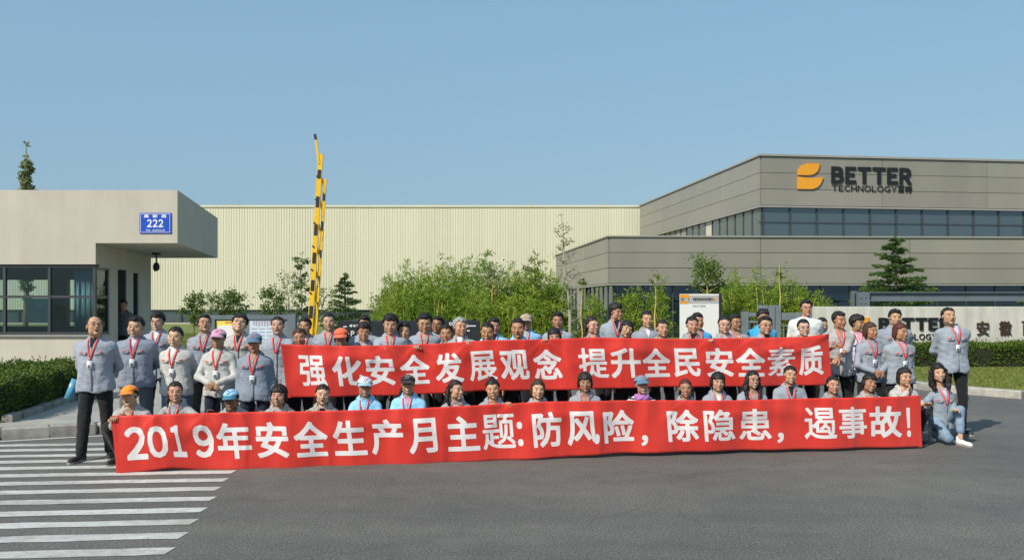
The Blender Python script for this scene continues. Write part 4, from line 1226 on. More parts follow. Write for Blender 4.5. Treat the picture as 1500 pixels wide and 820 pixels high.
small_tree("young_tree", "thin tree just right of the raised barrier", 473, 34, 424, 36, M['l_pale'], 28, n=600, size=.11, crownz=(.3, 1), nb=10)
small_tree("tall_tree", "tall narrow tree top rising behind the gatehouse roof", 38, 34, 212, 15, M['l_pale'], 29, n=5200, size=.17, crownz=(.25, 1), nb=46)
conifer("cedar_tree", "small cedar with thin layered boughs right of the raised barrier", 505, 38, 402, 62, 0, 41, tiers=11, size=.12, dens=.7)
conifer("cedar_tree", "large dark cedar with level boughs standing behind the stone sign wall", 1312, 32, 348, 134, 0, 42, tiers=11, size=.12, dens=2.2)
conifer("cedar_tree", "cedar bough reaching in at the right edge behind the sign wall", 1524, 33, 410, 90, 0, 43, tiers=9, size=.11, dens=1.2)

def grass_patch(name, poly_fn, n, h, seed, label_kind='stuff', loc=(0, 0, 0)):
    rng = np.random.default_rng(seed)
    C = poly_fn(rng, n)
    L = h * rng.uniform(.4, 1.2, len(C)); a = rng.uniform(0, pi, len(C)); w = .012 + .008 * rng.uniform(0, 1, len(C))
    s = np.column_stack([np.cos(a), np.sin(a), 0 * a]) * w[:, None]
    tip = C + np.column_stack([rng.normal(0, .35, len(C)) * L, rng.normal(0, .35, len(C)) * L, L])
    V = np.stack([C - s, C + s, tip], 1).reshape(-1, 3)
    o = link(name, mesh_np(name, V, None, T=np.arange(3 * len(C)).reshape(-1, 3)), M['grass'])
    o['kind'] = 'stuff'; return o
def pr(rng, n):
    y = rng.uniform(15.6, 23.6, n); xl = np.interp(y, [14, 15.6, 17.0, 18.1, 19.6, 21, 23], [16, 12, 9.9, 9.1, 8.6, 8.35, 8.0]) + .26
    x = xl + rng.uniform(0, 1, n) * (17 - xl)
    return np.column_stack([x, y, np.full(n, .13)])
grass_patch("grass", pr, 60000, .035, 51)
def pl(rng, n):
    y = 30 + 20 * rng.uniform(0, 1, n) ** 1.3; x = (rng.uniform(215, 335, n) - 750) * y / F
    return np.column_stack([x, y, np.full(n, .12)])
grass_patch("grass", pl, 16000, .09, 52)
def pm_(rng, n):
    y = 20.2 + 12 * rng.uniform(0, 1, n); x = (rng.uniform(490, 1090, n) - 750) * y / F
    x = np.clip(x, -4.0, 7.8)
    return np.column_stack([x, y, np.full(n, .12)])
grass_patch("grass", pm_, 30000, .12, 53)
# ------------------------------------------------------------------ distance-field modelling for people
f32 = np.float32
HS = 1.12           # head size factor
def graded(lo, hi, zones, coarse):
    """axis with fine spacing inside zones [(a,b,h)], coarse elsewhere"""
    out = [lo]
    while out[-1] < hi:
        x = out[-1]; h = coarse
        for a, b, hh in zones:
            if a - coarse < x < b: h = min(h, hh if x >= a else max(hh, min(coarse, a - x)))
        out.append(x + h)
    return np.array(out, dtype=f32)

class Field:
    def __init__(s, ax):
        s.ax = ax; s.F = np.full([len(a) for a in ax], 1.0, dtype=f32)
    def block(s, lo, hi):
        sl = tuple(slice(max(0, int(np.searchsorted(a, l)) - 1), int(np.searchsorted(a, h)) + 1) for a, l, h in zip(s.ax, lo, hi))
        X, Y, Z = np.meshgrid(*[a[q] for a, q in zip(s.ax, sl)], indexing='ij')
        return sl, np.stack([X, Y, Z], -1)
    def union(s, sl, d, k=.02):
        a = s.F[sl]
        h = np.clip(.5 + .5 * (a - d) / k, 0, 1)
        s.F[sl] = a + (d - a) * h - k * h * (1 - h)
    def carve(s, sl, d, k=.01):
        a = s.F[sl]; b = -d
        h = np.clip(.5 - .5 * (a - b) / k, 0, 1)
        s.F[sl] = a + (b - a) * h + k * h * (1 - h)
    def cone(s, a, b, ra, rb, k=.02, flat=None):
        a = np.array(a, dtype=f32); b = np.array(b, dtype=f32); m = max(ra, rb) + k + .03
        sl, P = s.block(np.minimum(a, b) - m, np.maximum(a, b) + m)
        ab = b - a; t = np.clip(((P - a) @ ab) / max(float(ab @ ab), 1e-9), 0, 1)
        d = np.linalg.norm(P - a - t[..., None] * ab, axis=-1) - (ra + (rb - ra) * t)
        s.union(sl, d.astype(f32), k)

_CO = np.array([(0,0,0),(1,0,0),(0,1,0),(1,1,0),(0,0,1),(1,0,1),(0,1,1),(1,1,1)])
_ED = [(0,1),(2,3),(4,5),(6,7),(0,2),(1,3),(4,6),(5,7),(0,4),(1,5),(2,6),(3,7)]
def surface_net(Fd):
    """quads around the zero level of the field"""
    F_ = Fd.F; ax = Fd.ax; neg = F_ < 0
    c = np.zeros([n - 1 for n in F_.shape], dtype=np.int8)
    for o in _CO: c += neg[o[0]:neg.shape[0]-1+o[0], o[1]:neg.shape[1]-1+o[1], o[2]:neg.shape[2]-1+o[2]]
    I = np.argwhere((c > 0) & (c < 8))
    if len(I) == 0: return np.zeros((0, 3)), np.zeros((0, 4), int)
    vals = np.stack([F_[I[:, 0] + o[0], I[:, 1] + o[1], I[:, 2] + o[2]] for o in _CO], 1)
    acc = np.zeros((len(I), 3)); cnt = np.zeros(len(I))
    for a, b in _ED:
        va, vb = vals[:, a], vals[:, b]; m = (va < 0) != (vb < 0)
        t = np.where(m, va / np.where(m, va - vb, 1), 0)
        acc += (( _CO[a] + t[:, None] * (_CO[b] - _CO[a])) * m[:, None]); cnt += m
    u = acc / cnt[:, None]
    V = np.stack([ax[k][I[:, k]] + u[:, k] * (ax[k][I[:, k] + 1] - ax[k][I[:, k]]) for k in range(3)], 1)
    idx = -np.ones(c.shape, dtype=np.int32); idx[I[:, 0], I[:, 1], I[:, 2]] = np.arange(len(I))
    Q = []
    for k in range(3):
        a, b = [(1, 2), (2, 0), (0, 1)][k]
        n0 = np.take(neg, range(neg.shape[k] - 1), axis=k); n1 = np.take(neg, range(1, neg.shape[k]), axis=k)
        E = np.argwhere(n0 != n1)
        ok = (E[:, a] > 0) & (E[:, b] > 0) & (E[:, a] < F_.shape[a] - 1) & (E[:, b] < F_.shape[b] - 1)
        E = E[ok]
        def cell(da, db):
            G = E.copy(); G[:, a] -= da; G[:, b] -= db; return idx[G[:, 0], G[:, 1], G[:, 2]]
        q = np.stack([cell(1, 1), cell(0, 1), cell(0, 0), cell(1, 0)], 1)
        fl = ~n0[E[:, 0], E[:, 1], E[:, 2]]
        q[fl] = q[fl][:, ::-1]
        Q.append(q)
    Q = np.concatenate(Q); return V, Q[(Q >= 0).all(1)]

def rotm(yaw, pitch, roll):
    """head rotation: yaw>0 turns the face to the right of the picture, pitch>0 lifts the chin, roll>0 tips the crown right"""
    return np.array(Matrix.Rotation(yaw, 3, 'Z') @ Matrix.Rotation(pitch, 3, 'X').transposed() @ Matrix.Rotation(roll, 3, 'Y'), dtype=np.float64)

def ellip(P, c, r):
    q = (P - np.array(c, dtype=f32)); r = np.array(r, dtype=f32)
    k0 = np.linalg.norm(q / r, axis=-1); k1 = np.linalg.norm(q / (r * r), axis=-1)
    return (k0 * (k0 - 1) / np.maximum(k1, 1e-6)).astype(f32)

def capd(P, a, b, ra, rb):
    a = np.array(a, dtype=f32); b = np.array(b, dtype=f32); ab = b - a
    t = np.clip(((P - a) @ ab) / float(ab @ ab), 0, 1)
    return (np.linalg.norm(P - a - t[..., None] * ab, axis=-1) - (ra + (rb - ra) * t)).astype(f32)

def head_field(Fd, Rh, ch, sp):
    sl, P = Fd.block(ch - .22, ch + .22)
    H = ((P - ch) @ Rh / HS).astype(f32)      # head coordinates
    hs = f32(HS)
    w = sp.get('fat', 1.0) * sp.get('fw', 1.0); g = 1 if sp['sex'] == 'm' else 0
    U = lambda d, k: Fd.union(sl, d * hs, k * hs)
    sy = H.copy(); sy[..., 0] = np.abs(sy[..., 0])
    U(ellip(H, (0, .014, .032), (.073 * (w * .4 + .6), .092, .084)), .012)
    U(ellip(H, (0, -.022, -.03), (.062 * w, .064, .082)), .02)
    U(ellip(sy, (.038 * w, -.022, -.066 + .004 * g), (.024 * w, .042, .028 + .003 * g)), .022)     # jaw
    U(ellip(H, (0, -.068, -.098), (.021 + .004 * g, .018, .016)), .018)                 # chin
    U(ellip(sy, (.040 * w, -.056, -.026), (.026, .023, .024)), .018)                    # cheek
    U(ellip(sy, (.028, -.072, .028), (.024, .012, .010)), .014)                         # brow ridge
    Fd.carve(sl, ellip(sy, (.031, -.104, .003), (.018, .019, .0105)) * hs, .012)             # eye socket
    U(ellip(sy, (.031, -.074, .002), (.013, .012, .0085)), .004)                        # eyeball and lids
    U(capd(H, (0, -.082, .012), (0, -.103, -.028), .006, .0095), .008)                  # nose
    U(ellip(sy, (.010, -.094, -.034), (.009, .010, .007)), .006)
    U(ellip(H, (0, -.086, -.056), (.023, .010, .006)), .006)                            # lips
    U(ellip(H, (0, -.083, -.072), (.019, .010, .007)), .006)
    if sp['mouth'] == 2: Fd.carve(sl, ellip(H, (0, -.094, -.067), (.014, .02, .011)) * hs, .004)
    U(ellip(sy, (.076 * (w * .5 + .5), .012, -.006), (.007, .018, .028)), .006)         # ears

def torso_prof(sp, LT):
    """half width, half depth, centre y against height in torso space"""
    b = sp['bw']; m = sp['sex'] == 'm'; bel = sp.get('belly', 0)
    T = np.array([-.30, -.12, 0, .25, .5, .75, .90, .97, 1.03, 1.08]) * LT
    W = np.array([.172, .178, .174, .158 + .004 * m, .164 + .006 * m, .176 + .006 * m, .158 + .012 * m, .126 + .008 * m, .082, .040]) * b
    Dp = np.array([.122, .128, .126, .115 + bel, .122 + bel * .8, .126, .108, .085, .068, .055]) * (b * .6 + .4)
    Yc = np.array([0, 0, 0, -bel * .5, -bel * .4, 0, .005, .012, .015, .015])
    return T, W, Dp, Yc

def ik(S, T, a, b, pole):
    S = np.array(S, float); T = np.array(T, float); d = T - S; L = np.linalg.norm(d)
    if L > (a + b) * .985: T = S + d / L * (a + b) * .985; d = T - S; L = np.linalg.norm(d)
    L = max(L, abs(a - b) + .02)
    u = d / np.linalg.norm(d); x = (a * a - b * b + L * L) / (2 * L); h = sqrt(max(0, a * a - x * x))
    p = np.array(pole, float); p = p - u * (p @ u); p /= max(np.linalg.norm(p), 1e-6)
    return S + u * x + p * h, T

_hand = {}
def hand_mesh(kind):
    """five separate fingers; wrist at the origin, fingers towards -Z, palm facing -Y, thumb on +X"""
    if kind in _hand: return _hand[kind]
    curl = {'relaxed': .35, 'grip': 1.15}[kind]
    Fd = Field([np.arange(-.07, .08, .0042, dtype=f32), np.arange(-.09, .04, .0042, dtype=f32), np.arange(-.20, .03, .0042, dtype=f32)])
    sl = tuple(slice(0, n) for n in Fd.F.shape)
    _, P = Fd.block((-1, -1, -1), (1, 1, 1)); 
    Fd.union(sl, ellip(P, (0, 0, -.052), (.040, .016, .048)), .008)
    Fd.union(sl, capd(P, (0, 0, .03), (0, 0, -.02), .027, .026), .015)
    for x, L in ((.030, .070), (.010, .078), (-.010, .072), (-.029, .056)):
        p = np.array([x * .95, 0, -.088]); a = 0; r = .0092
        sp = (x) * .35
        for seg, fr in enumerate((.45, .3, .25)):
            a += curl * (.55 if seg == 0 else .9); d = np.array([sp * .5, -sin(a), -cos(a)]); q = p + d * L * fr
            Fd.union(sl, capd(P, p, q, r, r - .0008), .003); p = q; r -= .0008
    p0, p1, p2, p3 = (.026, -.004, -.03), (.050, -.018, -.058), (.055, -.034, -.082), (.048, -.046, -.100)
    for a, b, r0, r1 in ((p0, p1, .015, .012), (p1, p2, .0115, .010), (p2, p3, .010, .0085)): Fd.union(sl, capd(P, a, b, r0, r1), .005)
    _hand[kind] = surface_net(Fd); return _hand[kind]

def frame_from(d, palm):
    """matrix whose -Z column follows d and -Y column the palm direction"""
    z = -np.array(d, float); z /= np.linalg.norm(z); y = -np.array(palm, float); y = y - z * (y @ z); y /= max(np.linalg.norm(y), 1e-6)
    return np.stack([np.cross(y, z), y, z], 1)

HAIRC = {'black': (.014, .012, .011), 'soft': (.022, .016, .013), 'brown': (.055, .028, .018), 'red': (.085, .022, .018), 'grey': (.30, .30, .31)}
SKIN = {'l': (.61, .385, .265), 'm': (.52, .305, .195), 't': (.42, .225, .135), 'd': (.31, .155, .092)}
CL = {'g': (.30, .335, .385), 'G': (.225, .26, .32), 'l': (.50, .505, .475), 'w': (.38, .375, .36), 's': (.29, .34, .385), 'b': (.27, .56, .80), 'B': (.05, .38, .68),
      'W': (.74, .74, .74), 'k': (.015, .015, .018), 'n': (.02, .025, .05), 'p': (.62, .30, .38), 'P': (.60, .54, .66), 'm': (.12, .13, .15), 'd': (.028, .038, .06), 'j': (.10, .17, .27),
      'J': (.22, .31, .42), 'h': (.10, .095, .075), 'S': (.62, .60, .62)}

def hair_mesh(style, sp, seed):
    """hair volume in head coordinates"""
    long_ = style in ('long', 'curly'); rng = np.random.default_rng(seed)
    w = sp.get('fat', 1.0) * sp.get('fw', 1.0) * .4 + .6
    zl = -.36 if long_ else (-.20 if style in ('pony', 'sidepony', 'bobl') else -.15)
    Fd = Field([np.arange(-.14, .145, .0085, dtype=f32), np.arange(-.13, .20, .0085, dtype=f32), np.arange(zl, .17, .0085, dtype=f32)])
    sl, P = Fd.block((-1, -1, -1), (1, 1, 1)); sl = tuple(slice(0, n) for n in Fd.F.shape)
    X, Y, Z = P[..., 0], P[..., 1], P[..., 2]; aX = np.abs(X)
    th = {'short': .012, 'bald': .004, 'crew': .008, 'thick': .018, 'quiff': .014, 'tied': .009, 'pony': .010, 'sidepony': .010, 'fringe': .014, 'bob': .014, 'bobl': .013, 'helmet': .018, 'long': .012, 'curly': .018, 'grey': .013, 'bun': .010}[style]
    shell = ellip(P, (0, .014, .032), (.075 * w + th, .092 + th * 1.0, .084 + th * 1.15))
    ang = np.arctan2(X, Y)
    nz = .0028 * np.sin(ang * 23 + Z * 30 + seed) + .0022 * np.sin(ang * 41 - Z * 55 + seed * 2) + .002 * np.sin(X * 130 + Z * 60 + seed)
    if style in ('short', 'thick', 'quiff', 'crew', 'grey'):
        shell = shell + nz * 1.2 * (Z > .02) - .003 * np.sin(X * 160 + seed) * np.sin(Y * 140) * (Z > .07)
        if style in ('quiff', 'thick', 'short'):
            top = ellip(P, (.006 * (1 if seed % 2 else -1), -.028, .088), (.058, .062, .034 if style != 'short' else .028)); shell = np.minimum(shell, top + nz * 1.5)
    else: shell = shell + nz
    mx, mn = np.maximum, np.minimum
    def reg(*c):   # intersection of half-space values (<0 inside)
        r = c[0]
        for q in c[1:]: r = mx(r, q)
        return r
    hl = {'short': .070, 'bald': .094, 'crew': .070, 'thick': .052, 'quiff': .066, 'grey': .070, 'tied': .074, 'pony': .072, 'sidepony': .068, 'fringe': .034, 'bob': .042, 'bobl': .064, 'helmet': .034, 'long': .070, 'curly': .050, 'bun': .070}[style]
    hline = hl + .007 * np.sin(X * 90 + seed) + .004 * np.sin(X * 210 + seed * 2) - .18 * np.maximum(aX - .045, 0)
    if style in ('tied', 'pony', 'long', 'bobl', 'bun'): hline = hline + .10 * np.maximum(.035 - aX, 0) - .012
    A = hline - Z
    male = style in ('short', 'bald', 'crew', 'thick', 'quiff', 'grey')
    tie = style in ('tied', 'pony', 'bun', 'sidepony'); sb = -.026 if male else -.024
    B = reg(sb - Y + (.7 if male or tie else .25) * np.maximum(.045 - Z, 0), (-.012 if male or tie else -.03) - Z, .045 - aX)
    C = reg(.03 - Y, (-.078 if male else -.085) - Z)
    R = mn(mn(A, B), C)
    if style in ('bob', 'helmet', 'bobl', 'long', 'curly'):
        low = -.072 if style in ('bob', 'helmet') else -.13
        R = mn(R, reg(-.018 - Y + .5 * np.maximum(-.03 - Z, 0), low + .02 * np.sin(aX * 40) - Z, .070 - aX))
        side = ellip(P, (0, .02, -.02), (.082 + th, .085 + th, .115 if style != 'bobl' else .15))
        shell = mn(shell, mx(side, low - Z))
        shell = mx(shell, -ellip(P, (0, -.075, -.035), (.078, .085, .105 if hl > .045 else .078)))
    kk = .016; hh = np.clip(.5 - .5 * (R - shell) / kk, 0, 1); f = R + (shell - R) * hh + kk * hh * (1 - hh)
    # hollow so that the face stays clear
    f = mx(f, -ellip(P, (0, -.055, -.048), (.070, .075, .075)))
    if style in ('pony', 'tied', 'sidepony'):
        if style == 'sidepony':
            sgn = 1 if sp.get('flip') else -1
            f = mn(f, capd(P, (sgn * .05, .09, .01), (sgn * .095, .06, -.10), .026, .022) + nz * 2); f = mn(f, capd(P, (sgn * .095, .06, -.10), (sgn * .09, .02, -.18), .022, .012) + nz * 2)
        else:
            f = mn(f, capd(P, (0, .105, .05), (0, .135, .0), .024, .024) + nz); f = mn(f, capd(P, (0, .135, .0), (.01, .12, -.14), .024, .012) + nz * 2)
    if style == 'bun': f = mn(f, ellip(P, (0, .06, .115), (.036, .036, .030)) + nz)
    if long_:
        cw = 1.35 if style == 'curly' else 1.0
        for sg in (-1, 1):
            g = capd(P, (sg * .075, .01, .02), (sg * .098 * (cw * .3 + .7), -.015, -.14), .026 * cw, .030 * cw); g = mn(g, capd(P, (sg * .098 * (cw * .3 + .7), -.015, -.14), (sg * .085, -.07, -.28 if style == 'long' else -.21), .030 * cw, .014 * cw))
            f = mn(f, g + nz * (3 if style == 'curly' else 2))
        f = mn(f, reg(ellip(P, (0, .07, -.10), (.095, .045, .14)) + nz * 2))
    Fd.F = f.astype(f32)
    return surface_net(Fd)

def cap_meshes(sp):
    w = sp.get('fat', 1.0) * .4 + .6
    Fd = Field([np.arange(-.12, .125, .009, dtype=f32), np.arange(-.12, .15, .009, dtype=f32), np.arange(.0, .17, .009, dtype=f32)])
    _, P = Fd.block((-1, -1, -1), (1, 1, 1)); Z = P[..., 2]; Y = P[..., 1]; ang = np.arctan2(P[..., 0], Y)
    f = np.maximum(ellip(P, (0, .012, .034), (.090 * w + .004, .106, .084)) + .0012 * np.cos(ang * 6), (.046 - .18 * Y * (Y > 0)) - Z)
    Fd.F = f.astype(f32); crown = surface_net(Fd)
    # brim: curved thin plate
    v = []; n, m = 12, 5
    for lay in (0, 1):
        for i in range(n + 1):
            a = -1.12 + 2.24 * i / n
            for j in range(m + 1):
                r = j / m
                x = sin(a) * (.088 + .006 * r); y = -cos(a) * (.096 + .092 * r * cos(a) ** .6 if cos(a) > 0 else .096)
                z = .050 - .030 * r - .9 * x * x * 2.2 + (.0035 if lay else 0)
                v.append((x, y + .006, z))
    q = []; k = (n + 1) * (m + 1)
    for i in range(n):
        for j in range(m):
            a = i * (m + 1) + j; q.append((a, a + 1, a + m + 2, a + m + 1)); q.append((k + a, k + a + m + 1, k + a + m + 2, k + a + 1))
    for i in range(n):
        for j in (0, m):
            a = i * (m + 1) + j; q.append((a, a + m + 1, k + a + m + 1, k + a) if j else (a + m + 1, a, k + a, k + a + m + 1))
    for j in range(m):
        for i in (0, n):
            a = i * (m + 1) + j; q.append((a, k + a, k + a + 1, a + 1) if i == 0 else (a + 1, k + a + 1, k + a, a))
    return crown, (np.array(v), np.array(q))

_shoe = {}
def shoe_mesh():
    if 's' in _shoe: return _shoe['s']
    Fd = Field([np.arange(-.07, .075, .01, dtype=f32), np.arange(-.24, .10, .01, dtype=f32), np.arange(-.02, .14, .01, dtype=f32)])
    sl = tuple(slice(0, n) for n in Fd.F.shape); _, P = Fd.block((-1, -1, -1), (1, 1, 1))
    Fd.union(sl, ellip(P, (0, -.14, .028), (.046, .085, .040)), .03); Fd.union(sl, ellip(P, (0, -.02, .04), (.038, .085, .045)), .03)
    Fd.union(sl, capd(P, (0, .015, .04), (0, .02, .10), .042, .042), .03)
    Fd.F = np.maximum(Fd.F, .016 - P[..., 2]).astype(f32)
    up = surface_net(Fd)
    mb = MB(); prof = [(-.225, .018), (-.20, .038), (-.14, .047), (-.07, .038), (.0, .036), (.05, .032), (.068, .014)]
    poly = [(-w, y) for y, w in prof] + [(w, y) for y, w in prof[::-1]]
    mb.prism(poly[::-1], 0, .022)
    _shoe['s'] = (mesh_np("shoe", *up, smooth=True), mesh_np("shoe", *up, smooth=True), mb.mesh("sole"))
    _shoe['s'][0].materials.append(M['shoe']); _shoe['s'][1].materials.append(M['shoe_white']); _shoe['s'][2].materials.append(M['sole'])
    return _shoe['s']

def tube_arr(path, nrm, w, th):
    """flat ribbon along path (list of vec), nrm outward per point -> V,Q closed strip"""
    P = np.array(path, float); Nn = unit(np.array(nrm, float)); T = unit(np.gradient(P, axis=0)); S = unit(np.cross(T, Nn))
    n = len(P); w = np.full(n, w) if np.isscalar(w) else np.array(w); w = w[:, None]
    V = np.stack([P - S * w / 2, P + S * w / 2, P + S * w / 2 + Nn * th, P - S * w / 2 + Nn * th], 1).reshape(-1, 3)
    Q = []
    for i in range(n - 1):
        for k in range(4): Q.append((i * 4 + k, i * 4 + (k + 1) % 4, i * 4 + 4 + (k + 1) % 4, i * 4 + 4 + k))
    Q += [(3, 2, 1, 0), (4 * n - 4, 4 * n - 3, 4 * n - 2, 4 * n - 1)]
    return V, np.array(Q)

def joinVQ(parts):
    V, Q, o = [], [], 0
    for v, q in parts: V.append(v); Q.append(np.asarray(q) + o); o += len(v)
    return np.concatenate(V), np.concatenate(Q)

PEOPLE = []
def person(label, px, top, D, sex='m', hair='short', mouth=1, col='g', pose='stand', arms='down', yaw=0, turn=0, pitch=0, roll=0, glasses=False, cap=None,
           lany=True, badge=False, inner=None, trous='k', skin='m', bw=1.0, fat=1.0, belly=0, hairc='black', lip=0, body_yaw=None, seed=None, group=None,
           hold=None, short_sleeve=False, mat='cloth', scarf=False, tabs=False, flip=False, feet0=0.0, white_shoe=False, hcol=None, apx=None):
    global HS
    HS = (1.01 if sex == 'm' else .985) + (fat - 1) * .45
    n = len(PEOPLE); inner = inner or 'W.w.g.k.l.'[(n * 3) % 10]; seed = seed or (n * 7 + 3); rng = np.random.default_rng(seed)
    yaw += rng.uniform(-7, 7); turn += rng.uniform(-6, 6); roll += rng.uniform(-5, 5); pitch += rng.uniform(-3, 4)
    sp = dict(fw=rng.uniform(.94, 1.06), sex=sex, bw=bw * (1.0 if sex == 'm' else .90), fat=fat, mouth=mouth, belly=belly, flip=flip)
    zt = PZ(top, D) - feet0
    hair_th = .014 if hair not in ('bald', 'crew') else .006
    if cap: hair_th = .010
    Hh = zt - hair_th                              # crown of the head
    root = thing("person", label, "person", (PX(apx or px, D), D, feet0), radians(yaw), group)
    PEOPLE.append(root)
    yw = radians(yaw)
    pr_ = pitch
    ch = np.array([0, -.0, Hh - .117 * HS * cos(radians(pr_ * .6))])
    # ---- skeleton
    if pose == 'stand':
        LT = min(.52, max(.44, .300 * Hh)); lean = .03
        zs = ch[2] - .156; P0 = np.array([0, .03, zs - LT])
    else:
        LT = .47 if sex == 'f' else .49; zs = ch[2] - .156
        pz = max(.17, zs - LT * .97) if pose == 'squat' else .20
        lean = math.acos(min(1, max(.5, (zs - pz) / LT))); P0 = np.array([0, LT * sin(lean) * .85 + .02, pz])
    Uv = np.array([0, -sin(lean), cos(lean)]); Bv = np.array([0, cos(lean), sin(lean)]); Xv = np.array([1., 0, 0])
    TM = np.stack([Xv, Bv, Uv], 1)                 # torso -> person
    def W(p): return P0 + TM @ np.array(p, float)
    def WA(A): return P0 + np.asarray(A) @ TM.T
    shy = W((0, 0, LT))[1]
    ch[1] = shy - .022 - .10 * sin(radians(max(0, -pitch))) * .5
    if apx: ch[0] = (px - apx) * D / F
    Rh = rotm(radians(turn), radians(pitch), radians(roll))
    T_, W_, D_, Y_ = torso_prof(sp, LT)
    sx = (.158 if sex == 'm' else .150) * sp['bw']
    # ---- arms
    ua, fa = (.285, .25) if sex == 'm' else (.262, .232)
    hands = []
    aw = arms if isinstance(arms, (list, tuple)) else (arms, arms)
    joints = []
    Rw = Matrix.Rotation(-yw, 3, 'Z')
    for i, sg in enumerate((-1, 1)):
        S = W((sg * sx, .005, LT - .070)); a = aw[i]; palm = (-sg, 0, 0); kind = 'relaxed'
        if a == 'down': T = S + np.array([sg * .055, -.03, -(ua + fa) * .96]); pole = (sg * .3, 1, 0)
        elif a == 'back': T = W((sg * .01, .185 + .03 * (sg > 0), .06)); pole = (sg * 1, .05, -.1); palm = (0, 1, 0)
        elif a == 'front': T = W((sg * .045, -.20 - .02 * (sg > 0), .08 + .0 * sg)); pole = (sg * 1, .35, -.3); palm = (0, 1, 0)
        elif a == 'knee': T = np.array([sg * .15, -.30, .52]) if pose != 'kneel' else np.array([-.01, -.30, .44]); pole = (sg * .35, .2, -1); palm = (0, 0, -1)
        elif a == 'chin': T = ch + np.array([sg * .02, -.10, -.185]); pole = (sg * 1, -.2, -1); palm = (0, .6, .8); kind = 'grip'
        elif isinstance(a, tuple):                  # world target: picture column, picture row, distance
            wx = PX(a[0], a[2]) - root.location.x; wy = a[2] - D; wz = PZ(a[1], a[2]) - feet0
            v = Rw @ Vector((wx, wy, wz)); T = np.array(v); pole = (sg * .4, .3, -1); palm = (0, .2, -1); kind = 'grip'
            if len(a) > 3: pole = a[3]
        E, T = ik(S, T, ua, fa, pole)
        joints.append((S, E, T, kind, palm))
    # ---- legs
    if pose == 'stand':
        hz = P0[2]; sprd = .115 if sex == 'm' else .09
        legs = [((sg * .088 * sp['bw'], P0[1], hz), (sg * (.088 + sprd * .35), P0[1] - .02, hz * .53), (sg * (sprd + .01), P0[1] + .01, .09)) for sg in (-1, 1)]
        if sp['sex'] == 'm' and arms == 'back' and trous == 'k' and px < 150: legs = [((-.09, P0[1], hz), (-.11, P0[1] - .06, hz * .53), (-.12, P0[1] - .12, .09)), ((.09, P0[1], hz), (.11, P0[1] + .03, hz * .53), (.12, P0[1] + .12, .09))]
    elif pose == 'squat':
        legs = [((sg * .085, P0[1], P0[2] + .02), (sg * .15, P0[1] - .39, .43), (sg * .12, P0[1] - .20, .09)) for sg in (-1, 1)]
    else:   # kneel on one knee: image-right foot planted, image-left knee on the ground
        legs = [((-.09, P0[1], P0[2] + .08), (-.11, P0[1] - .34, .085), (-.10, P0[1] + .06, .10)), ((.09, P0[1], P0[2] + .08), (.06, P0[1] - .32, .44), (.04, P0[1] - .36, .09))]
    th = .088 if sex == 'm' else .085
    # ---- skin body: one surface from crown to ankles, head finely sampled
    lo = np.array([-.55, -.6, 0.0]); hi = np.array([.55, .55, Hh + .03])
    pts = np.array([p for j in joints for p in j[:3]] + [p for l in legs for p in l]); lo = np.minimum(pts.min(0) - .12, ch - .16); hi = np.maximum(pts.max(0) + .12, ch + .16)
    fh = .0075
    ax = [graded(lo[k], hi[k], [(ch[k] - (.115, .14, .15)[k], ch[k] + (.115, .14, .15)[k], fh)], .026) for k in range(3)]
    Fd = Field(ax)
    sl, P = Fd.block(W((0, 0, LT * .5)) - .42, W((0, 0, LT * .5)) + .42)
    L = (P - P0) @ TM
    def loft(L, shr):
        z = L[..., 2]; w = np.interp(z, T_, W_) - shr; d = np.interp(z, T_, D_) - shr; yc = np.interp(z, T_, Y_)
        r = ((np.abs(L[..., 0]) / w) ** 2.4 + (np.abs(L[..., 1] - yc) / d) ** 2.4) ** (1 / 2.4)
        return (r - 1) * np.minimum(w, d)
    d = np.maximum(loft(L, .022), np.maximum(-.05 - L[..., 2], L[..., 2] - LT * 1.03))
    Fd.union(sl, d.astype(f32), .02)
    nb = W((0, .012, LT - .01)); nt_ = ch + Rh @ np.array([0, .024, -.07])
    nr = (.054 if sex == 'm' else .045) * (fat * .5 + .5)
    Fd.cone(nb, nt_, nr + .008, nr, .03)
    for S, E, T, kind, palm in joints:
        Fd.cone(S, E, .046, .034, .02); Fd.cone(E, T, .034 if sex == 'm' else .031, .024, .015)
    for h_, k_, a_ in legs:
        Fd.cone(h_, k_, th - .02, .046, .02); Fd.cone(k_, a_, .044, .032, .02)
    head_field(Fd, Rh, ch, sp)
    V, Q = surface_net(Fd); parts = [(V, Q)]
    for S, E, T, kind, palm in joints:
        Fm = frame_from(T - E, palm); hv, hq = hand_mesh(kind); s_ = 1.0 if sex == 'm' else .92
        sgn = 1 if S[0] < 0 else -1
        hv = hv * s_ * [sgn, 1, 1]; parts.append((hv @ Fm.T + T, hq if sgn > 0 else hq[:, ::-1]))
    V, Q = joinVQ(parts)
    me = mesh_np("body", V, Q, smooth=True)
    hp = (V - ch) @ Rh / HS; far = np.linalg.norm(hp, axis=1) > .165; hp[far] = (9, 9, 9)
    at = me.attributes.new("hp", 'FLOAT_VECTOR', 'POINT'); at.data.foreach_set("vector", hp.astype(f32).ravel())
    sk = SKIN[skin]; sk = tuple(c * rng.uniform(.94, 1.06) for c in sk)
    b = link("body", me, M['skin'], root, color=sk)
    b['mouth'] = float(mouth); b['lipstick'] = float(lip); b['scalp'] = 0.0 if (hair == 'bald' or hairc == 'grey') else 1.0
    # ---- jacket (or shirt)
    hem = -.09 if pose == 'stand' else -.02
    jlo = np.minimum(pts[:6].min(0), W((0, 0, hem))) - .24; jhi = np.maximum(pts[:6].max(0), W((0, 0, LT))) + .2
    hs = .0155
    Fj = Field([np.arange(jlo[k], jhi[k], hs, dtype=f32) for k in range(3)])
    sl = tuple(slice(0, n_) for n_ in Fj.F.shape); _, P = Fj.block((-9, -9, -9), (9, 9, 9))
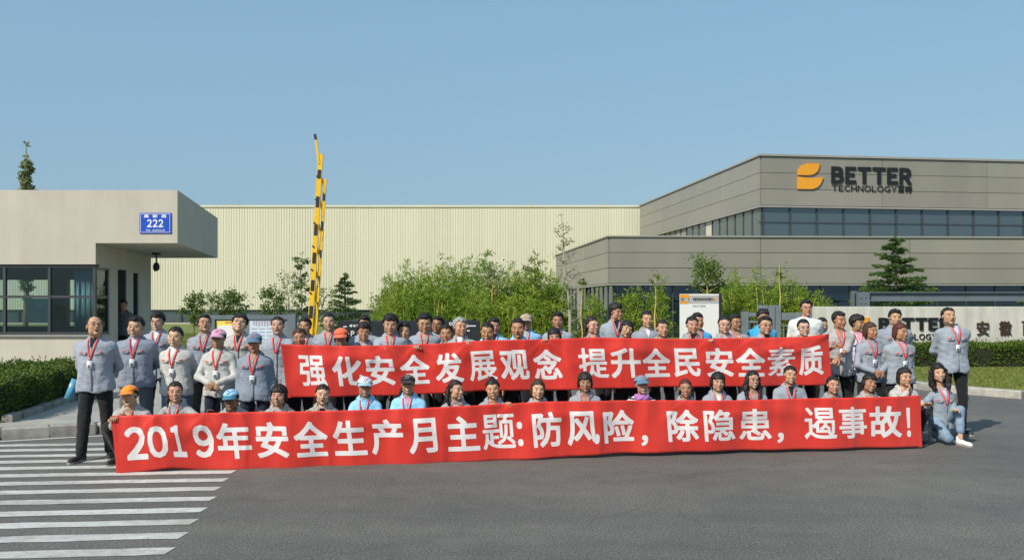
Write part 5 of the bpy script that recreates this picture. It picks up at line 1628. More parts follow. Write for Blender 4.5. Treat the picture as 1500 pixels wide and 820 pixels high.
    L = (P - P0) @ TM
    ph = rng.uniform(0, 6, 6)
    d = loft(L, 0) - .004 - (.012 * np.clip((.18 - L[..., 2]) / .2, 0, 1))
    Fj.union(sl, np.maximum(d, L[..., 2] - LT * 1.05).astype(f32), .01)
    for i, (S, E, T, kind, palm) in enumerate(joints):
        En = E + (T - E) * (.93 if not short_sleeve else .02)
        r0, r1 = (.060, .050) if sex == 'm' else (.054, .046)
        Fj.cone(S + (E - S) * .04, S + (E - S) * .16, r0 * sp['bw'], r0 * sp['bw'] * .98, .045); Fj.cone(S + (E - S) * .10, E, r0 * sp['bw'] * .98, r1, .010); Fj.cone(E, En, r1, .041, .02)
    wr = .0022 * np.sin(P[..., 0] * 31 + P[..., 2] * 42 + ph[0]) * np.sin(P[..., 2] * 27 - P[..., 1] * 18 + ph[1]) + .0018 * np.sin(P[..., 2] * 70 + P[..., 0] * 22 + ph[2]) * np.sin(P[..., 0] * 44 + P[..., 1] * 30 + ph[3])
    wr += .0026 * np.sin(L[..., 0] * 55 + 2 * np.sin(L[..., 2] * 9 + ph[4])) * np.clip((LT * .75 - L[..., 2]) / .3, 0, 1)
    Fj.F += wr.astype(f32)
    cut = (hem + .012 * np.sin(L[..., 0] * 25 + ph[5])) - L[..., 2]
    # cut only the torso part at the hem: arms hanging below stay
    tors = (np.abs(L[..., 0]) < (W_[1] + .03)) & (L[..., 2] < hem + .02)
    arm = np.full(Fj.F.shape, 1., dtype=f32)
    for (S, E, T, kind, palm) in joints:
        arm = np.minimum(arm, capd(P, E, E + (T - E) * .93, .054, .043)) if not short_sleeve else arm
    Fj.F = np.where(cut > 0, np.maximum(np.minimum(Fj.F, 1), np.minimum(cut, arm)), Fj.F).astype(f32)
    if not short_sleeve: pass
    V, Q = surface_net(Fj)
    vv = rng.uniform(.88, 1.10); cc = tuple(c * rng.uniform(.98, 1.02) * vv for c in CL[col])
    jm = M[mat] if mat != 'cloth' else M['cloth']
    jn = "shirt" if (col == 'W' or short_sleeve or mat == 'striped') else "jacket"
    link(jn, mesh_np(jn, V, Q, smooth=True), jm, root, color=cc)
    # ---- details laid on the torso front
    def fy(x, z):
        w = np.interp(z, T_, W_); dd = np.interp(z, T_, D_); yc = np.interp(z, T_, Y_)
        u = np.clip(np.abs(x) / w, 0, .98); return yc - (dd + .004 + .012 * np.clip((.18 - z) / .2, 0, 1)) * (1 - u ** 2.4) ** (1 / 2.4)
    def ribbon(name, xz, width, off, mt, th_=.003, color=None, nseg=8):
        xz = np.array(xz, float); t = np.linspace(0, len(xz) - 1, nseg * (len(xz) - 1) + 1)
        x = np.interp(t, range(len(xz)), xz[:, 0]); z = np.interp(t, range(len(xz)), xz[:, 1]); y = fy(x, z) - off
        Pp = np.stack([x, y, z], 1); nn = np.stack([x * 1.5, np.full(len(x), -.3), 0 * x], 1)
        v, q = tube_arr(Pp, nn, width, th_)
        return link(name, mesh_np(name, WA(v), q), mt, root, color=color)
    if mat == 'cloth' and col != 'W':
        # collar: stand and fold
        m = 26; rows = []; a0 = radians(152)
        for i in range(m + 1):
            a = -a0 + 2 * a0 * i / m; fr = max(0, (abs(a) - radians(80)) / (a0 - radians(80)))
            dx, dy = sin(a), cos(a)
            def q(r, z, ex=0): return (dx * r * (1 - .05 * fr), .012 + dy * (r * .88) - ex * fr, LT + z)
            rows.append([q(.062, .010 - .02 * fr), q(.064, .052 - .040 * fr), q(.069, .055 - .041 * fr), q(.110, .018 - .056 * fr, .028), q(.104, .009 - .056 * fr, .024), q(.074, .036 - .046 * fr, .004)])
        # pointed tips
        V = np.array(rows)
        for e in (0, m): V[e, 3] += [0, -.012, -.038]; V[e, 4] += [0, -.008, -.036]
        V = V.reshape(-1, 3); Q = []
        for i in range(m):
            for k in range(6): Q.append((i * 6 + k, i * 6 + (k + 1) % 6, i * 6 + 6 + (k + 1) % 6, i * 6 + 6 + k))
        link("collar", mesh_np("collar", WA(V), np.array(Q)), jm if mat == 'cloth' else M['cloth'], root, color=cc)
        if hcol is None:
            # inner shirt in the open neck
            n_ = 7; rows = []
            dpt = .085 if sex == 'm' else .08
            for i in range(n_ + 1):
                z = LT + .035 - (dpt + .035) * i / n_; hw = .034 * (1 - (i / n_) ** 1.3) + .003
                for x in (-hw, 0, hw): rows.append((x, min(float(fy(x, z)), -.058) - .005, z))
            Q = [(i * 3 + k, i * 3 + k + 1, i * 3 + 4 + k, i * 3 + 3 + k) for i in range(n_) for k in range(2)]
            if inner == '.': link("bare_neckline", mesh_np("bare_neckline", WA(rows), np.array(Q), smooth=True), M['skin'], root, color=sk)
            else: link("undershirt", mesh_np("undershirt", WA(rows), np.array(Q), smooth=True), M['cloth'], root, color=CL[inner])
        ribbon("placket", [(.004, LT - .085), (.004, hem + .02)], .026, .006, jm, color=tuple(c * .86 for c in cc))
        if tabs or px < 400 or px > 1210 or pose != 'stand':
            for sg in (-1, 1):
                ribbon("pocket_flap", [(sg * .045, LT * .70), (sg * .128, LT * .71)], .040, .006, jm, th_=.004, color=tuple(c * .97 for c in cc), nseg=5)
                if col in 'gGlws': ribbon("pocket_tab", [(sg * .085, LT * .735), (sg * .128, LT * .738)], .013, .011, M['tab'], th_=.004, nseg=2)
    if lany:
        lx = .042
        pth = lambda sg: [(sg * (lx + .012), LT + .015), (sg * lx, LT - .05), (sg * .006, LT - .185)]
        ribbon("lanyard", pth(-1), .015, .010, M['ribbon']); ribbon("lanyard", pth(1), .015, .012, M['ribbon'])
        if badge:
            ribbon("lanyard", [(0, LT - .18), (0, LT - .225)], .014, .012, M['ribbon'], nseg=2)
            yb = float(fy(0, LT - .27)) - .016
            v = MB().box(-.029, .029, yb - .003, yb, LT - .315, LT - .225)
            o = link("badge", mesh_np("badge", WA(v.v), np.array(v.f)), M['badge'], root)
            v = MB().box(-.019, .004, yb - .0045, yb - .0032, LT - .30, LT - .268).box(-.02, .02, yb - .0045, yb - .0032, LT - .246, LT - .240)
            link("print", mesh_np("print", WA(v.v), np.array(v.f)), M['steel'], o)
    # ---- trousers
    hz = P0[2]
    allp = np.array([p for l in legs for p in l]); tl = allp.min(0) - .13; th_i = allp.max(0) + [.13, .13, .16]; tl[2] = max(tl[2], .0)
    Ft = Field([np.arange(tl[k], th_i[k], .019, dtype=f32) for k in range(3)])
    sl = tuple(slice(0, n_) for n_ in Ft.F.shape); _, P = Ft.block((-9, -9, -9), (9, 9, 9)); L = (P - P0) @ TM
    pel = np.maximum(loft(L, .010), np.maximum(-.02 - L[..., 2], L[..., 2] - .12)); Ft.union(sl, pel.astype(f32), .02)
    lg = (.092, .068, .062) if sex == 'm' else (.088, .060, .052)
    for h_, k_, a_ in legs:
        Ft.cone(h_, k_, lg[0] * (sp['bw'] * .7 + .3), lg[1], .03)
        a2 = np.array(k_) + (np.array(a_) - np.array(k_)) * (.96 if not white_shoe else .72)
        Ft.cone(k_, a2, lg[1], lg[2] if pose == 'stand' else .052, .02)
    Ft.F += (.005 * np.sin(P[..., 2] * 33 + P[..., 0] * 20 + ph[1]) * np.sin(P[..., 2] * 19 + P[..., 1] * 25 + ph[2])).astype(f32)
    Ft.F = np.maximum(Ft.F, (.045 if pose == 'stand' else .01) - P[..., 2]).astype(f32)
    V, Q = surface_net(Ft)
    link("trousers", mesh_np("trousers", V, Q, smooth=True), M['denim'] if trous in 'jJ' else M['cloth'], root, color=CL[trous])
    sb, sw, so = shoe_mesh()
    for i, (h_, k_, a_) in enumerate(legs):
        s = link("shoe", sw if white_shoe else sb, None, root, loc=(a_[0], a_[1] + .01, 0.0), rotz=(-.25 if i == 0 else .25))
        if sex == 'f': s.scale = (.86, .86, .9)
        if pose == 'kneel' and i == 0: s.rotation_euler = (radians(62), 0, 0); s.location = (a_[0], a_[1] + .03, .07)
        u = link("sole", so, None, s)
    # ---- hair, cap, glasses, in head space
    def HW(A): return (np.asarray(A) * HS) @ Rh.T + ch
    V, Q = hair_mesh(hair, sp, seed)
    if cap:
        keep = (V[Q][:, :, 2].min(1) < .062); Q = Q[keep]
        used = np.unique(Q); mp = -np.ones(len(V), int); mp[used] = np.arange(len(used)); V = V[used]; Q = mp[Q]
    if len(Q): link("hair", mesh_np("hair", HW(V), Q, smooth=True), M['hair'], root, color=HAIRC[hairc])
    if cap:
        cr, br = cap_meshes(sp); cm = M['camo'] if cap == 'camo' else None
        ccol = {'orange': (.85, .27, .03), 'coral': (.80, .16, .07), 'pink': (.70, .38, .50), 'blue': (.14, .26, .36), 'sky': (.32, .60, .78), 'white': (.62, .74, .80), 'black': (.015, .015, .017), 'camo': (.4, .33, .25), 'denimcap': (.12, .26, .33)}[cap]
        bcol = {'white': (.35, .50, .58), 'sky': (.04, .20, .30), 'blue': (.10, .20, .30)}.get(cap, ccol)
        o = link("cap", mesh_np("cap", HW(cr[0]), cr[1], smooth=True), cm or M['cloth'], root, color=ccol)
        link("brim", mesh_np("brim", HW(br[0]), br[1], smooth=True), M['cloth'], o, color=bcol)
        pc = {'pink': (.55, .12, .4), 'blue': (.65, .10, .12), 'sky': (.10, .12, .5), 'white': (.75, .05, .30), 'black': (.35, .35, .36)}.get(cap)
        if pc:
            # small worn print across the crown front
            mb = MB()
            for k in range(4):
                x = -.034 + k * .0225
                for (u0, v0, u1, v1) in (((0, 0, .3, 1), (.7, 0, 1, 1), (.3, .7, .7, 1)), ((0, 0, .3, 1), (.3, .0, 1, .3), (.3, .7, 1, 1)), ((0, .4, 1, .65), (0, 0, .3, .4), (.7, .65, 1, 1)), ((.35, 0, .65, 1), (0, .75, .35, 1), (.65, .75, 1, 1)))[k]:
                    x0, x1, z0, z1 = x + u0 * .018, x + u1 * .018, .072 + v0 * .034, .072 + v1 * .034
                    vv_ = []
                    for zz in (z0, z1):
                        for xx in (x0, x1):
                            rr = (xx / (.090 * (sp['fat'] * .4 + .6) + .004)) ** 2 + ((zz - .034) / .084) ** 2
                            vv_.append((xx, .012 - .106 * sqrt(max(.05, 1 - rr)) - .0035, zz))
                    mb.add(vv_ + [(a, b + .004, c) for a, b, c in vv_], [(0, 1, 3, 2), (4, 6, 7, 5), (0, 4, 5, 1), (2, 3, 7, 6), (0, 2, 6, 4), (1, 5, 7, 3)])
            link("cap_print", mesh_np("cap_print", HW(mb.v), np.array(mb.f)), M['cloth'], o, color=pc)
    if glasses:
        parts = []
        for sg in (-1, 1):
            a = np.linspace(0, 2 * pi, 17); c = np.stack([sg * .031 + .0205 * np.cos(a), -.101 + .20 * np.abs(sg * .031 + .0205 * np.cos(a)) * .6, .001 + .0150 * np.sin(a)], 1)
            parts.append(tube_arr(c, np.tile([0, -1., 0], (17, 1)), .0028, .003))
            parts.append(tube_arr([(sg * .0525, -.095, .006), (sg * .076, -.05, .006), (sg * .083, .0, .004)], [(sg, 0, 0)] * 3, .003, .003))
        parts.append(tube_arr([(-.0105, -.100, .004), (0, -.106, .006), (.0105, -.100, .004)], [(0, -1., 0)] * 3, .003, .003))
        V, Q = joinVQ(parts); link("glasses", mesh_np("glasses", HW(V), Q), M['metal_thin'], root)
    if scarf:
        Fs = Field([np.arange(-.14, .145, .012, dtype=f32), np.arange(-.16, .16, .012, dtype=f32), np.arange(-.14, .12, .012, dtype=f32)]); _, P = Fs.block((-1, -1, -1), (1, 1, 1))
        r = np.hypot(P[..., 0], (P[..., 1] + .01) * 1.1); z = P[..., 2]
        Fs.F = (np.hypot((r - .070 + .12 * z), z * .75) - .030 + .006 * np.sin(np.arctan2(P[..., 0], P[..., 1]) * 7 + z * 90)).astype(f32)
        V, Q = surface_net(Fs); link("scarf", mesh_np("scarf", V + ch + [0, .01, -.158], Q, smooth=True), M['cloth'], root, color=(.42, .18, .48))
    return root
# ------------------------------------------------------------------ the two banners
def Db(px): return float(np.interp(px, [100, 170, 1350, 1420], [9.38, 9.47, 11.04, 11.14]))
def Dt(px): return float(np.interp(px, [350, 411, 1216, 1300], [10.45, 10.55, 11.85, 12.0]))
BAN = {
 'low': dict(D=Db, xl=(162, 173), xr=(1349, 1352),
    top=([162, 230, 296, 437, 578, 710, 800, 911, 1060, 1209, 1290, 1349], [609, 606.5, 604.5, 602, 599, 592.5, 587.8, 586, 586, 582.6, 581, 579]),
    bot=([173, 215, 245, 262, 290, 459, 608, 757, 911, 1060, 1209, 1352], [693, 690.5, 686, 687, 689.5, 685, 680, 673, 663.8, 660, 657, 654.5])),
 'up': dict(D=Dt, xl=(411, 421), xr=(1214, 1219),
    top=([411, 501, 587, 640, 715, 800, 868, 996, 1124, 1180, 1216], [504, 506.3, 505.3, 503, 498, 496.6, 494, 496, 494.5, 493, 488.5]),
    bot=([421, 587, 660, 715, 800, 868, 996, 1124, 1219], [582.3, 579, 575, 572, 571.5, 569.6, 566.4, 566, 563.5])),
}
PINCH_U = (563, 611, 687, 797, 1040, 1099, 1158); PINCH_L = (228, 300, 747, 1000)
def ban_pt(b, px, v, lift=0.0):
    """point of the hanging cloth: px column at mid height, v 0 top .. 1 bottom, with folds"""
    B = BAN[b]; px = np.asarray(px, float); v = np.asarray(v, float)
    s = (px - B['xl'][0]) / (B['xr'][0] - B['xl'][0])
    pxx = px + v * ((B['xl'][1] - B['xl'][0]) * (1 - s) + (B['xr'][1] - B['xr'][0]) * s)
    yt = np.interp(px, *B['top']); yb = np.interp(pxx, *B['bot'])
    D = np.interp(px, [100, 1400], [B['D'](100), B['D'](1400)]) if False else np.array([B['D'](p) for p in px.ravel()]).reshape(px.shape)
    k = 3.1 if b == 'low' else 5.2
    fold = .022 * np.sin(px * .071 + k) * (v * .8 + .2) + .016 * np.sin(px * .031 + 2 * k + v * 2.2) + .007 * np.sin(px * .19 + v * 3 + k) * (1 - v)
    # shallow creases sagging between the hands
    for c, w, a in ([(300, 60, .018), (560, 90, .014), (840, 80, .016), (1120, 90, .014)] if b == 'low' else [(520, 70, .02), (700, 70, .016), (930, 90, .018), (1150, 60, .02)]):
        u = (px - c) / w; fold += 1.5 * a * np.exp(-(v * 4 - .9 - 1.0 * u * u) ** 2 * 3) * np.exp(-u * u)
    rng_c = [230, 352, 470, 640, 815, 873, 944, 1108, 1243] if b == 'low' else [470, 612, 770, 833, 906, 1060, 1150]
    for c in rng_c: fold += .009 * np.exp(-((px - c - 5 * np.sin(v * 4 + c)) / (3.5 + 3 * abs(np.sin(c)))) ** 2) * (.4 + .6 * np.sin(v * 3 + c) ** 2)
    for c in (PINCH_U if b == 'up' else PINCH_L):      # pull lines fanning down from each gripping hand
        for sl_ in (-1.1, -.35, .4, 1.2): fold += .012 * np.exp(-((px - c - sl_ * v * 70) / (3 + 9 * v)) ** 2) * np.clip(1 - v * 1.5, 0, 1) * np.clip(v * 12, 0, 1)
    if b == 'up':     # pulled tight toward the right hand corner
        for aa in (.16, .34): fold += .014 * np.exp(-((v - aa * (1216 - px) / 60) / .05) ** 2) * np.clip(1 - (1216 - px) / 150, 0, 1)
    if b == 'low': fold += -.05 * np.exp(-((px - 248) / 26) ** 2) * v ** 2
    De = D - fold - lift
    X = (pxx - 750) * D / F; Z = CH - ((yt + (yb - yt) * v) - 445) * D / F
    return np.stack([X, De, Z], -1)

def build_banner(b, label, items, v0, v1, nx):
    B = BAN[b]
    px = np.linspace(B['xl'][0], B['xr'][0], nx); vv = np.linspace(0, 1, 26)
    PXg, VV = np.meshgrid(px, vv, indexing='ij')
    V = ban_pt(b, PXg, VV).reshape(-1, 3); n = len(vv)
    i = np.arange((nx - 1))[:, None] * n + np.arange(n - 1)[None, :]; i = i.ravel()
    Q = np.stack([i, i + 1, i + n + 1, i + n], 1)
    root = thing("banner", label, "banner", tuple(V.mean(0)))
    o = np.array(root.location)
    c = link("cloth_sheet", mesh_np("cloth_sheet", V - o, Q, smooth=True), M['banner'], root)
    so = c.modifiers.new("thickness", 'SOLIDIFY'); so.thickness = .0025; so.offset = 1
    # stitched hem strips at both ends
    for e in (0, 1):
        a = B['xl'][0] if e == 0 else B['xr'][0]; d = 5 if e == 0 else -5
        p = np.linspace(a, a + d, 3); G, H = np.meshgrid(p, vv, indexing='ij'); Vh = ban_pt(b, G, H, .004).reshape(-1, 3)
        i = (np.arange(2)[:, None] * n + np.arange(n - 1)[None, :]).ravel(); Qh = np.stack([i, i + 1, i + n + 1, i + n], 1)
        link("side_hem", mesh_np("side_hem", Vh - o, Qh, smooth=True), M['banner'], root)
    for ch, x0, x1 in items:
        a0, a1 = v0, v1
        if ch in '，,': a0, a1 = .66, .86
        if ch == ':': a0, a1 = .33, .76
        if ch in '2019!': a0, a1 = v0 + .02, v1 - .02
        if ch == '!': a0, a1 = v0 + .05, v1
        g, fs, _ = glyph(ch, .030 if ch in '2019' else .013 if ch in '题遏素' else .018 if ch in '事展提隐患强' else .026, 56)
        P = ban_pt(b, x0 + (x1 - x0) * g[:, 0], a1 - (a1 - a0) * g[:, 1], .0045)
        me = bpy.data.meshes.new("character"); me.from_pydata([tuple(v) for v in (P - o)], [], fs); me.polygons.foreach_set("use_smooth", [True] * len(me.polygons)); me.update()
        link("character", me, M['banner_letter'], root)

build_banner('low', "long red banner with white slogan starting 2019, held before the squatting row",
    [('2',179,210),('0',212,242),('1',247,266),('9',279,308),('年',313,363),('安',370,419),('全',427,476),('生',484,532),('产',539,587),('月',595,636),('主',651,698),('题',703,751),(':',754,762),
     ('防',777,820),('风',827,874),('险',881,926),('，',935,945),('除',975,1020),('隐',1028,1074),('患',1080,1127),('，',1135,1145),('遏',1176,1222),('事',1226,1268),('故',1272,1319),('!',1327,1333)], .18, .80, 900)
build_banner('up', "shorter red banner with white slogan of fourteen characters, held waist high by the standing row",
    [('强',434,474),('化',483,527),('安',532,574),('全',582,625),('发',633,674),('展',683,723),('观',729,771),('念',778,819),('提',844,887),('升',891,935),('全',938,979),('民',984,1022),('安',1031,1071),('全',1075,1117),('素',1121,1162),('质',1167,1203)], .20, .79, 700)

# ------------------------------------------------------------------ the people
def hold_t(px, dpx=0, D=None): return (px, float(np.interp(px, *BAN['up']['top'])) + 5, Dt(px) + .10)
def hold_b(px): return (px, float(np.interp(px, *BAN['low']['top'])) + 5, Db(px) + .10)
GB = "people standing behind the upper banner"; GF = "people squatting behind the lower banner"; GL = "people standing left of the upper banner"; GR = "people standing right of the upper banner"
# --- left of the upper banner
r = person("heavy man at far left in glasses and black trousers, looking up with open mouth", 139, 462, 10.25, hair='bald', mouth=2, col='g', arms='back', turn=38, pitch=16, glasses=True, badge=True, inner='k', bw=1.10, fat=1.10, belly=.025, skin='m', group=GL, yaw=10)
tag(link("folder", mesh_np("folder", np.array([(-.05, -.006, -.12), (.05, -.006, -.12), (.05, .006, -.12), (-.05, .006, -.12), (-.05, -.006, .12), (.05, -.006, .12), (.05, .006, .12), (-.05, .006, .12)]),
    np.array([(3, 2, 1, 0), (4, 5, 6, 7), (0, 1, 5, 4), (1, 2, 6, 5), (2, 3, 7, 6), (3, 0, 4, 7)])), M['folder'], loc=(PX(106, 10.45), 10.45, PZ(570, 10.45)), rotz=.5), "thin blue folder held behind the back of the man at far left", "folder").rotation_euler = (0, .35, .5)
person("stout smiling man in blue-grey jacket with red lanyard and white badge, second from left", 199, 462, 10.9, hair='short', mouth=1, col='G', arms='back', badge=True, inner='P', trous='m', bw=1.12, fat=1.14, belly=.02, group=GL)
person("smiling man in glasses and white T-shirt behind the stout man's shoulder", 231, 456, 11.7, hair='thick', mouth=1, col='g', glasses=True, inner='W', group=GL, skin='l', trous='k')
person("smiling woman with tied hair, pale grey jacket and blue jeans, hands behind back", 257, 477, 10.85, sex='f', hair='tied', mouth=1, col='l', arms='back', badge=True, inner='W', trous='j', fat=1.08, skin='l', group=GL, bw=1.12, turn=6, roll=4)
person("man with glasses and khaki trousers looking up to the right behind the pink cap", 300, 460, 11.6, hair='short', mouth=2, col='g', turn=24, pitch=18, glasses=True, trous='h', arms='back', group=GL, bw=1.04)
person("woman in pink cap and pale jacket with hands clasped in front", 320, 480, 10.75, sex='f', hair='tied', mouth=1, col='l', cap='pink', arms='front', badge=True, inner='l', trous='n', glasses=True, skin='t', group=GL, bw=1.08)
person("broad-faced man with glasses tilting his head back, behind the blue cap", 351, 459, 11.6, hair='thick', mouth=1, col='w', turn=16, pitch=20, roll=8, glasses=True, fat=1.16, inner='k', skin='l', group=GL, bw=1.08)
person("woman in faded blue cap, sleeves dark under a grey jacket, mouth open", 373, 486, 10.6, sex='f', hair='tied', mouth=2, col='G', cap='blue', arms='down', badge=True, trous='n', skin='t', group=GL, bw=1.14)
person("man with open mouth gripping the upper banner's left corner", 407, 463, 11.35, hair='crew', mouth=2, col='g', arms=('down', hold_t(415)), inner='g', skin='m', group=GL, pitch=8)
# --- behind the upper banner
S = lambda *a, **k: person(*a, group=GB, **k)
S("woman with brown fringe, face low over the banner's left end", 439, 479, 11.15, sex='f', hair='tied', mouth=0, hairc='brown', skin='t', pitch=-4, roll=-6)
S("man with receding black hair behind the brown-fringed woman, beside the barrier foot", 447, 464, 12.3, hair='short', mouth=0, skin='t', fat=1.02)
S("serious crew-cut man standing just left of the orange cap, behind", 482, 458, 12.2, hair='crew', mouth=0, skin='m', turn=10, arms='down', fat=1.04)
S("woman in bright coral orange cap looking down behind the upper banner", 500, 479, 11.2, sex='f', hair='bob', mouth=1, cap='coral', skin='t', pitch=-8)
S("dark-haired man almost hidden behind a short-haired woman, left part of the upper banner", 534, 461, 12.5, hair='quiff', mouth=0, skin='t', turn=10)
S("woman with short black hair looking down, over the third character of the upper banner", 533, 471, 11.4, sex='f', hair='thick', mouth=1, skin='t', pitch=-6, turn=8)
S("man with thick bushy black hair and heavy eyes over the upper banner", 572, 459, 11.35, hair='thick', mouth=0, skin='m', fat=1.12, pitch=-6, roll=6, arms=(hold_t(563), 'down'))
S("slim young man with thin face next to the bushy-haired man", 592, 471, 11.45, hair='quiff', mouth=0, skin='m', fat=.92, arms=('down', hold_t(611)), turn=4, bw=.92)
S("man with black-rimmed glasses looking down, left of the slate sign", 622, 458, 11.9, hair='quiff', mouth=0, glasses=True, fat=1.12, pitch=-8, skin='m', turn=8)
S("man in glasses half hidden behind, in the shade at the slate sign", 641, 462, 12.9, hair='short', mouth=0, glasses=True, skin='d', turn=-8)
S("woman with hair tied low frowning to the left of the grey-haired man", 654, 474, 11.6, sex='f', hair='tied', mouth=0, skin='t', turn=6, inner='W')
S("grey-haired older man looking right in front of the slate sign", 674, 464, 11.55, hair='grey', mouth=1, hairc='grey', skin='m', turn=22, arms=('down', hold_t(687)))
S("man with low forehead peering over the banner at the slate sign's right end", 714, 472, 11.7, hair='crew', mouth=1, skin='t', fat=1.08, pitch=-4)
S("dark-faced man in blue jacket behind, right of the slate sign", 724, 464, 12.7, hair='quiff', mouth=0, skin='t', turn=12, col='b')
S("round-faced man in blue jacket grimacing with squinting eyes", 759, 466, 11.8, hair='crew', mouth=2, col='b', skin='t', fat=1.16, bw=1.1)
S("man in tan camouflage cap and sky blue jacket before the bamboo", 771, 458, 12.9, hair='short', mouth=0, col='b', cap='camo', skin='t')
S("woman whose black fringe and eyes just show over the banner, beside the tall-faced man", 812, 479, 11.7, sex='f', hair='bob', mouth=0, skin='m', pitch=-6, arms=(hold_t(797), 'down'))
S("long-faced serious man in grey before the bamboo, above the gap in the slogan", 817, 456, 12.7, hair='quiff', mouth=0, skin='t')
S("woman with light glasses and brown ponytail looking right", 868, 462, 11.95, sex='f', hair='sidepony', mouth=1, glasses=True, hairc='soft', skin='l', turn=24)
S("tall man with glasses in profile to the right, tallest left of the notice board", 902, 443, 12.7, hair='thick', mouth=0, glasses=True, inner='k', skin='m', turn=34, badge=False)
S("laughing woman with tilted head below the tall man with glasses", 918, 468, 11.9, sex='f', hair='bob', mouth=2, skin='m', roll=14, turn=6)
S("man with small goatee and grey jacket left of the notice board", 948, 455, 12.6, hair='crew', mouth=0, skin='m', inner='W', lany=False)
S("woman with smooth pulled-back hair frowning next to the man with goatee", 970, 467, 11.95, sex='f', hair='tied', mouth=0, skin='m', turn=10, hairc='soft')
S("woman with parted black hair squinting in front of the notice board", 1014, 462, 12.05, sex='f', hair='tied', mouth=0, skin='m', turn=6, col='w', roll=4)
S("man in bright blue jacket half hidden in front of the notice board", 1022, 457, 12.9, hair='short', mouth=0, col='B', skin='t', turn=8)
S("pale-faced woman with glasses and red lips right of the notice board", 1061, 461, 12.05, sex='f', hair='tied', mouth=0, glasses=True, skin='l', lip=1, fat=1.06, arms=(hold_t(1040), hold_t(1086)), turn=4)
S("man with glasses and open mouth behind the woman with red lips", 1077, 459, 12.9, hair='short', mouth=2, glasses=True, skin='t', turn=16)
S("black-haired man in turquoise shirt at the gate, behind a smiling man in glasses", 1117, 452, 13.1, hair='quiff', mouth=0, col='B', skin='t', turn=10, pitch=-10)
S("smiling man with glasses and dark collar in front of the gate", 1121, 462, 12.15, hair='short', mouth=1, glasses=True, skin='m', fat=1.12, arms=(hold_t(1099), 'down'), inner='k')
S("very tall man in white T-shirt and glasses before the stone sign wall", 1181, 438, 13.1, hair='quiff', mouth=0, col='W', glasses=True, skin='m', bw=1.14, lany=False)
S("smiling woman with glasses and pinned hair in front of the man in white", 1177, 466, 12.2, sex='f', hair='tied', mouth=1, glasses=True, skin='l', fat=1.04, arms=(hold_t(1158), 'down'), inner='W')
# --- right of the upper banner
R_ = lambda *a, **k: person(*a, group=GR, **k)
R_("woman with glasses half hidden behind, at the left end of the stone sign wall", 1204, 464, 13.5, sex='f', hair='tied', mouth=1, glasses=True, skin='m', turn=6, bw=.9)
R_("tanned man in short-sleeved beige-grey shirt gripping the upper banner's right end", 1229, 455, 12.25, hair='short', mouth=0, col='w', arms=((1222, 508, 11.93, (-.6, .3, -1)), (1225, 528, 11.90, (1, .1, -.8))), turn=26, badge=True, skin='t', short_sleeve=True, trous='k', bw=1.06, tabs=True)
R_("heavy-browed man in profile to the right, pink collar, beside the orange mark", 1256, 460, 13.0, hair='thick', mouth=0, skin='t', turn=44, inner='p', fat=1.08, col='P')
R_("woman with brown fringe and white badge, hands folded, right of the beige-shirted man", 1275, 471, 12.25, sex='f', hair='bobl', mouth=0, hairc='brown', skin='t', badge=True, arms='front', turn=10, inner='g', bw=1.08, col='g', trous='k', yaw=8)
R_("tall man in grey jacket behind, face against the dark sign letters", 1311, 452, 13.1, hair='quiff', mouth=0, skin='m', bw=1.14, fat=1.04, lany=False, tabs=True, col='s')
R_("woman with dark red hair and pink top under her jacket, standing at right", 1319, 472, 12.15, sex='f', hair='bobl', mouth=1, hairc='red', skin='t', badge=True, inner='p', bw=1.22, fat=1.1, turn=12, arms='back', trous='k')
R_("tall man at far right with open jacket over pink shirt and black trousers, shouting", 1389, 450, 12.25, hair='crew', mouth=2, skin='m', inner='P', arms='back', badge=True, trous='k', bw=1.10, fat=1.06, turn=4, pitch=8, apx=1397)
# --- squatting front row
def Q_(label, px, top, **k):
    k.setdefault('arms', 'knee'); k.setdefault('sex', 'f')
    return person(label, px, top, Db(px) + .50, pose='squat', group=GF, **k)
Q_("squatting man in bright orange cap at the left end of the lower banner, mouth open", 192, 562, sex='m', hair='short', cap='orange', mouth=2, skin='m', arms=(hold_b(167), 'knee'), turn=-6, roll=-8, col='w')
Q_("smiling woman with brown side ponytail squatting next to the orange cap", 258, 557, hair='sidepony', mouth=1, turn=16, skin='m', hairc='soft', arms=(hold_b(228), hold_b(300)), col='w', roll=-6)
Q_("tanned person in pale blue cap grinning over the lower banner", 341, 568, sex='m', hair='short', cap='sky', mouth=1, skin='d', bw=.95, col='w', fat=.94)
Q_("woman with rounded black bob smiling below the banner's left corner", 409, 562, hair='helmet', mouth=1, skin='m', col='w', fat=1.04)
Q_("open-mouthed woman with hair tied back squatting under the first character", 473, 561, hair='tied', mouth=2, skin='l', inner='k', col='w', turn=4)
Q_("woman in white cap with pink letters and sky blue jacket", 535, 550, hair='tied', cap='white', mouth=1, skin='t', col='b', inner='b', turn=8)
Q_("person in black cap and sky blue jacket with pink checked collar", 598, 547, hair='sidepony', cap='black', mouth=1, skin='t', col='b', inner='p', turn=6, bw=1.1)
Q_("woman with low ponytail looking to the right in the front row", 668, 555, hair='sidepony', mouth=1, turn=36, skin='m', fat=.98)
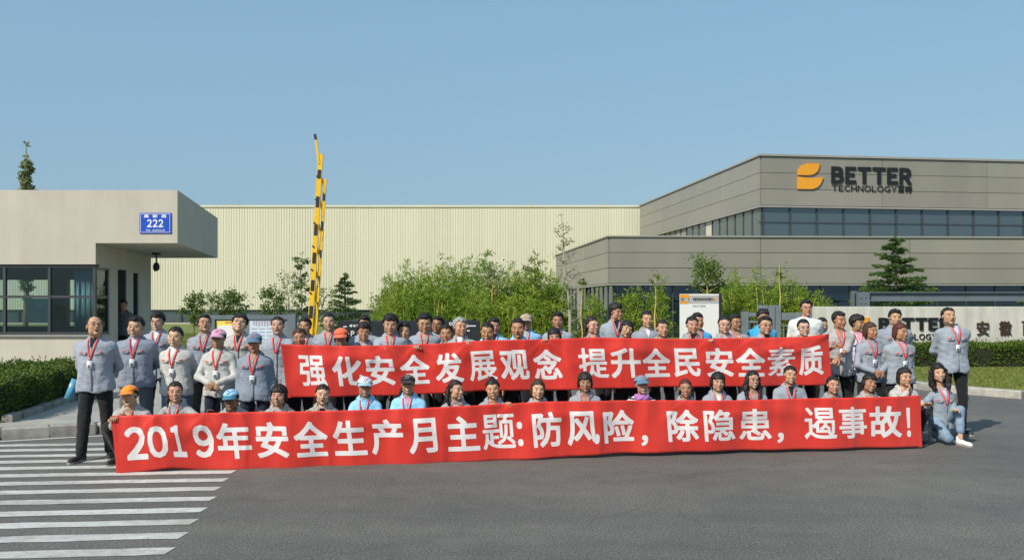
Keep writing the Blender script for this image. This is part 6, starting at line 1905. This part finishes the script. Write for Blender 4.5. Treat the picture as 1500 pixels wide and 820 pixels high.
Q_("grinning woman with side fringe and topknot in the front row", 722, 553, hair='bun', mouth=1, skin='m', roll=-10, fat=1.04, arms=('knee', hold_b(747)))
Q_("woman with chin-length brown hair looking sideways in the front row", 788, 554, hair='bobl', mouth=0, hairc='brown', skin='l', turn=14)
Q_("woman with thick brown mushroom-cut hair and fringe, centre of the front row", 857, 544, hair='helmet', mouth=0, hairc='soft', skin='t', bw=1.04, roll=3)
Q_("laughing woman in blue cap, purple scarf and black and white striped top", 940, 548, hair='tied', cap='blue', mouth=1, skin='m', mat='striped', scarf=True, turn=6)
Q_("older tanned woman with reddish hair tied back, squatting and smiling", 1004, 553, hair='tied', mouth=1, hairc='red', skin='t', fat=.96)
Q_("woman with black fringe and long lanyard squatting, soft smile", 1051, 544, hair='helmet', mouth=0, skin='m', fat=.98)
Q_("woman with glasses and very long black hair over the shoulders", 1102, 541, hair='long', mouth=1, glasses=True, skin='m', fat=.94, turn=4)
Q_("broadly laughing woman with hair pulled up, white T-shirt collar, tallest of the front row", 1157, 534, hair='tied', mouth=1, skin='m', bw=1.1, roll=6)
Q_("young woman with parted hair looking sad near the right end of the lower banner", 1219, 549, hair='tied', mouth=0, skin='m', fat=.95, bw=.92)
Q_("smiling woman with short swept hair leaning right, in light grey jacket", 1273, 546, hair='bob', mouth=1, skin='t', roll=8, turn=12, col='w')
Q_("laughing woman propping her chin on her hand at the lower banner's right end", 1324, 537, hair='bobl', mouth=1, hairc='soft', skin='m', arms=('chin', 'knee'), col='l', roll=5, turn=8)
person("young woman with wavy black hair kneeling at the right end in jeans and white trainers", 1374, 531, 11.65, sex='f', hair='curly', mouth=1, skin='l', pose='kneel', apx=1380, trous='J', white_shoe=True, inner='P', arms=((1351, 590, 11.3), 'knee'), col='s', roll=-8, lip=.5, turn=-6, group=GF, bw=.92)
# --- the figure in the gatehouse door
person("man in dark shirt standing in the shade of the gatehouse doorway", 181, 439, 21.6, hair='short', mouth=0, col='m', lany=False, skin='t', feet0=.25, apx=None, trous='k', turn=10)
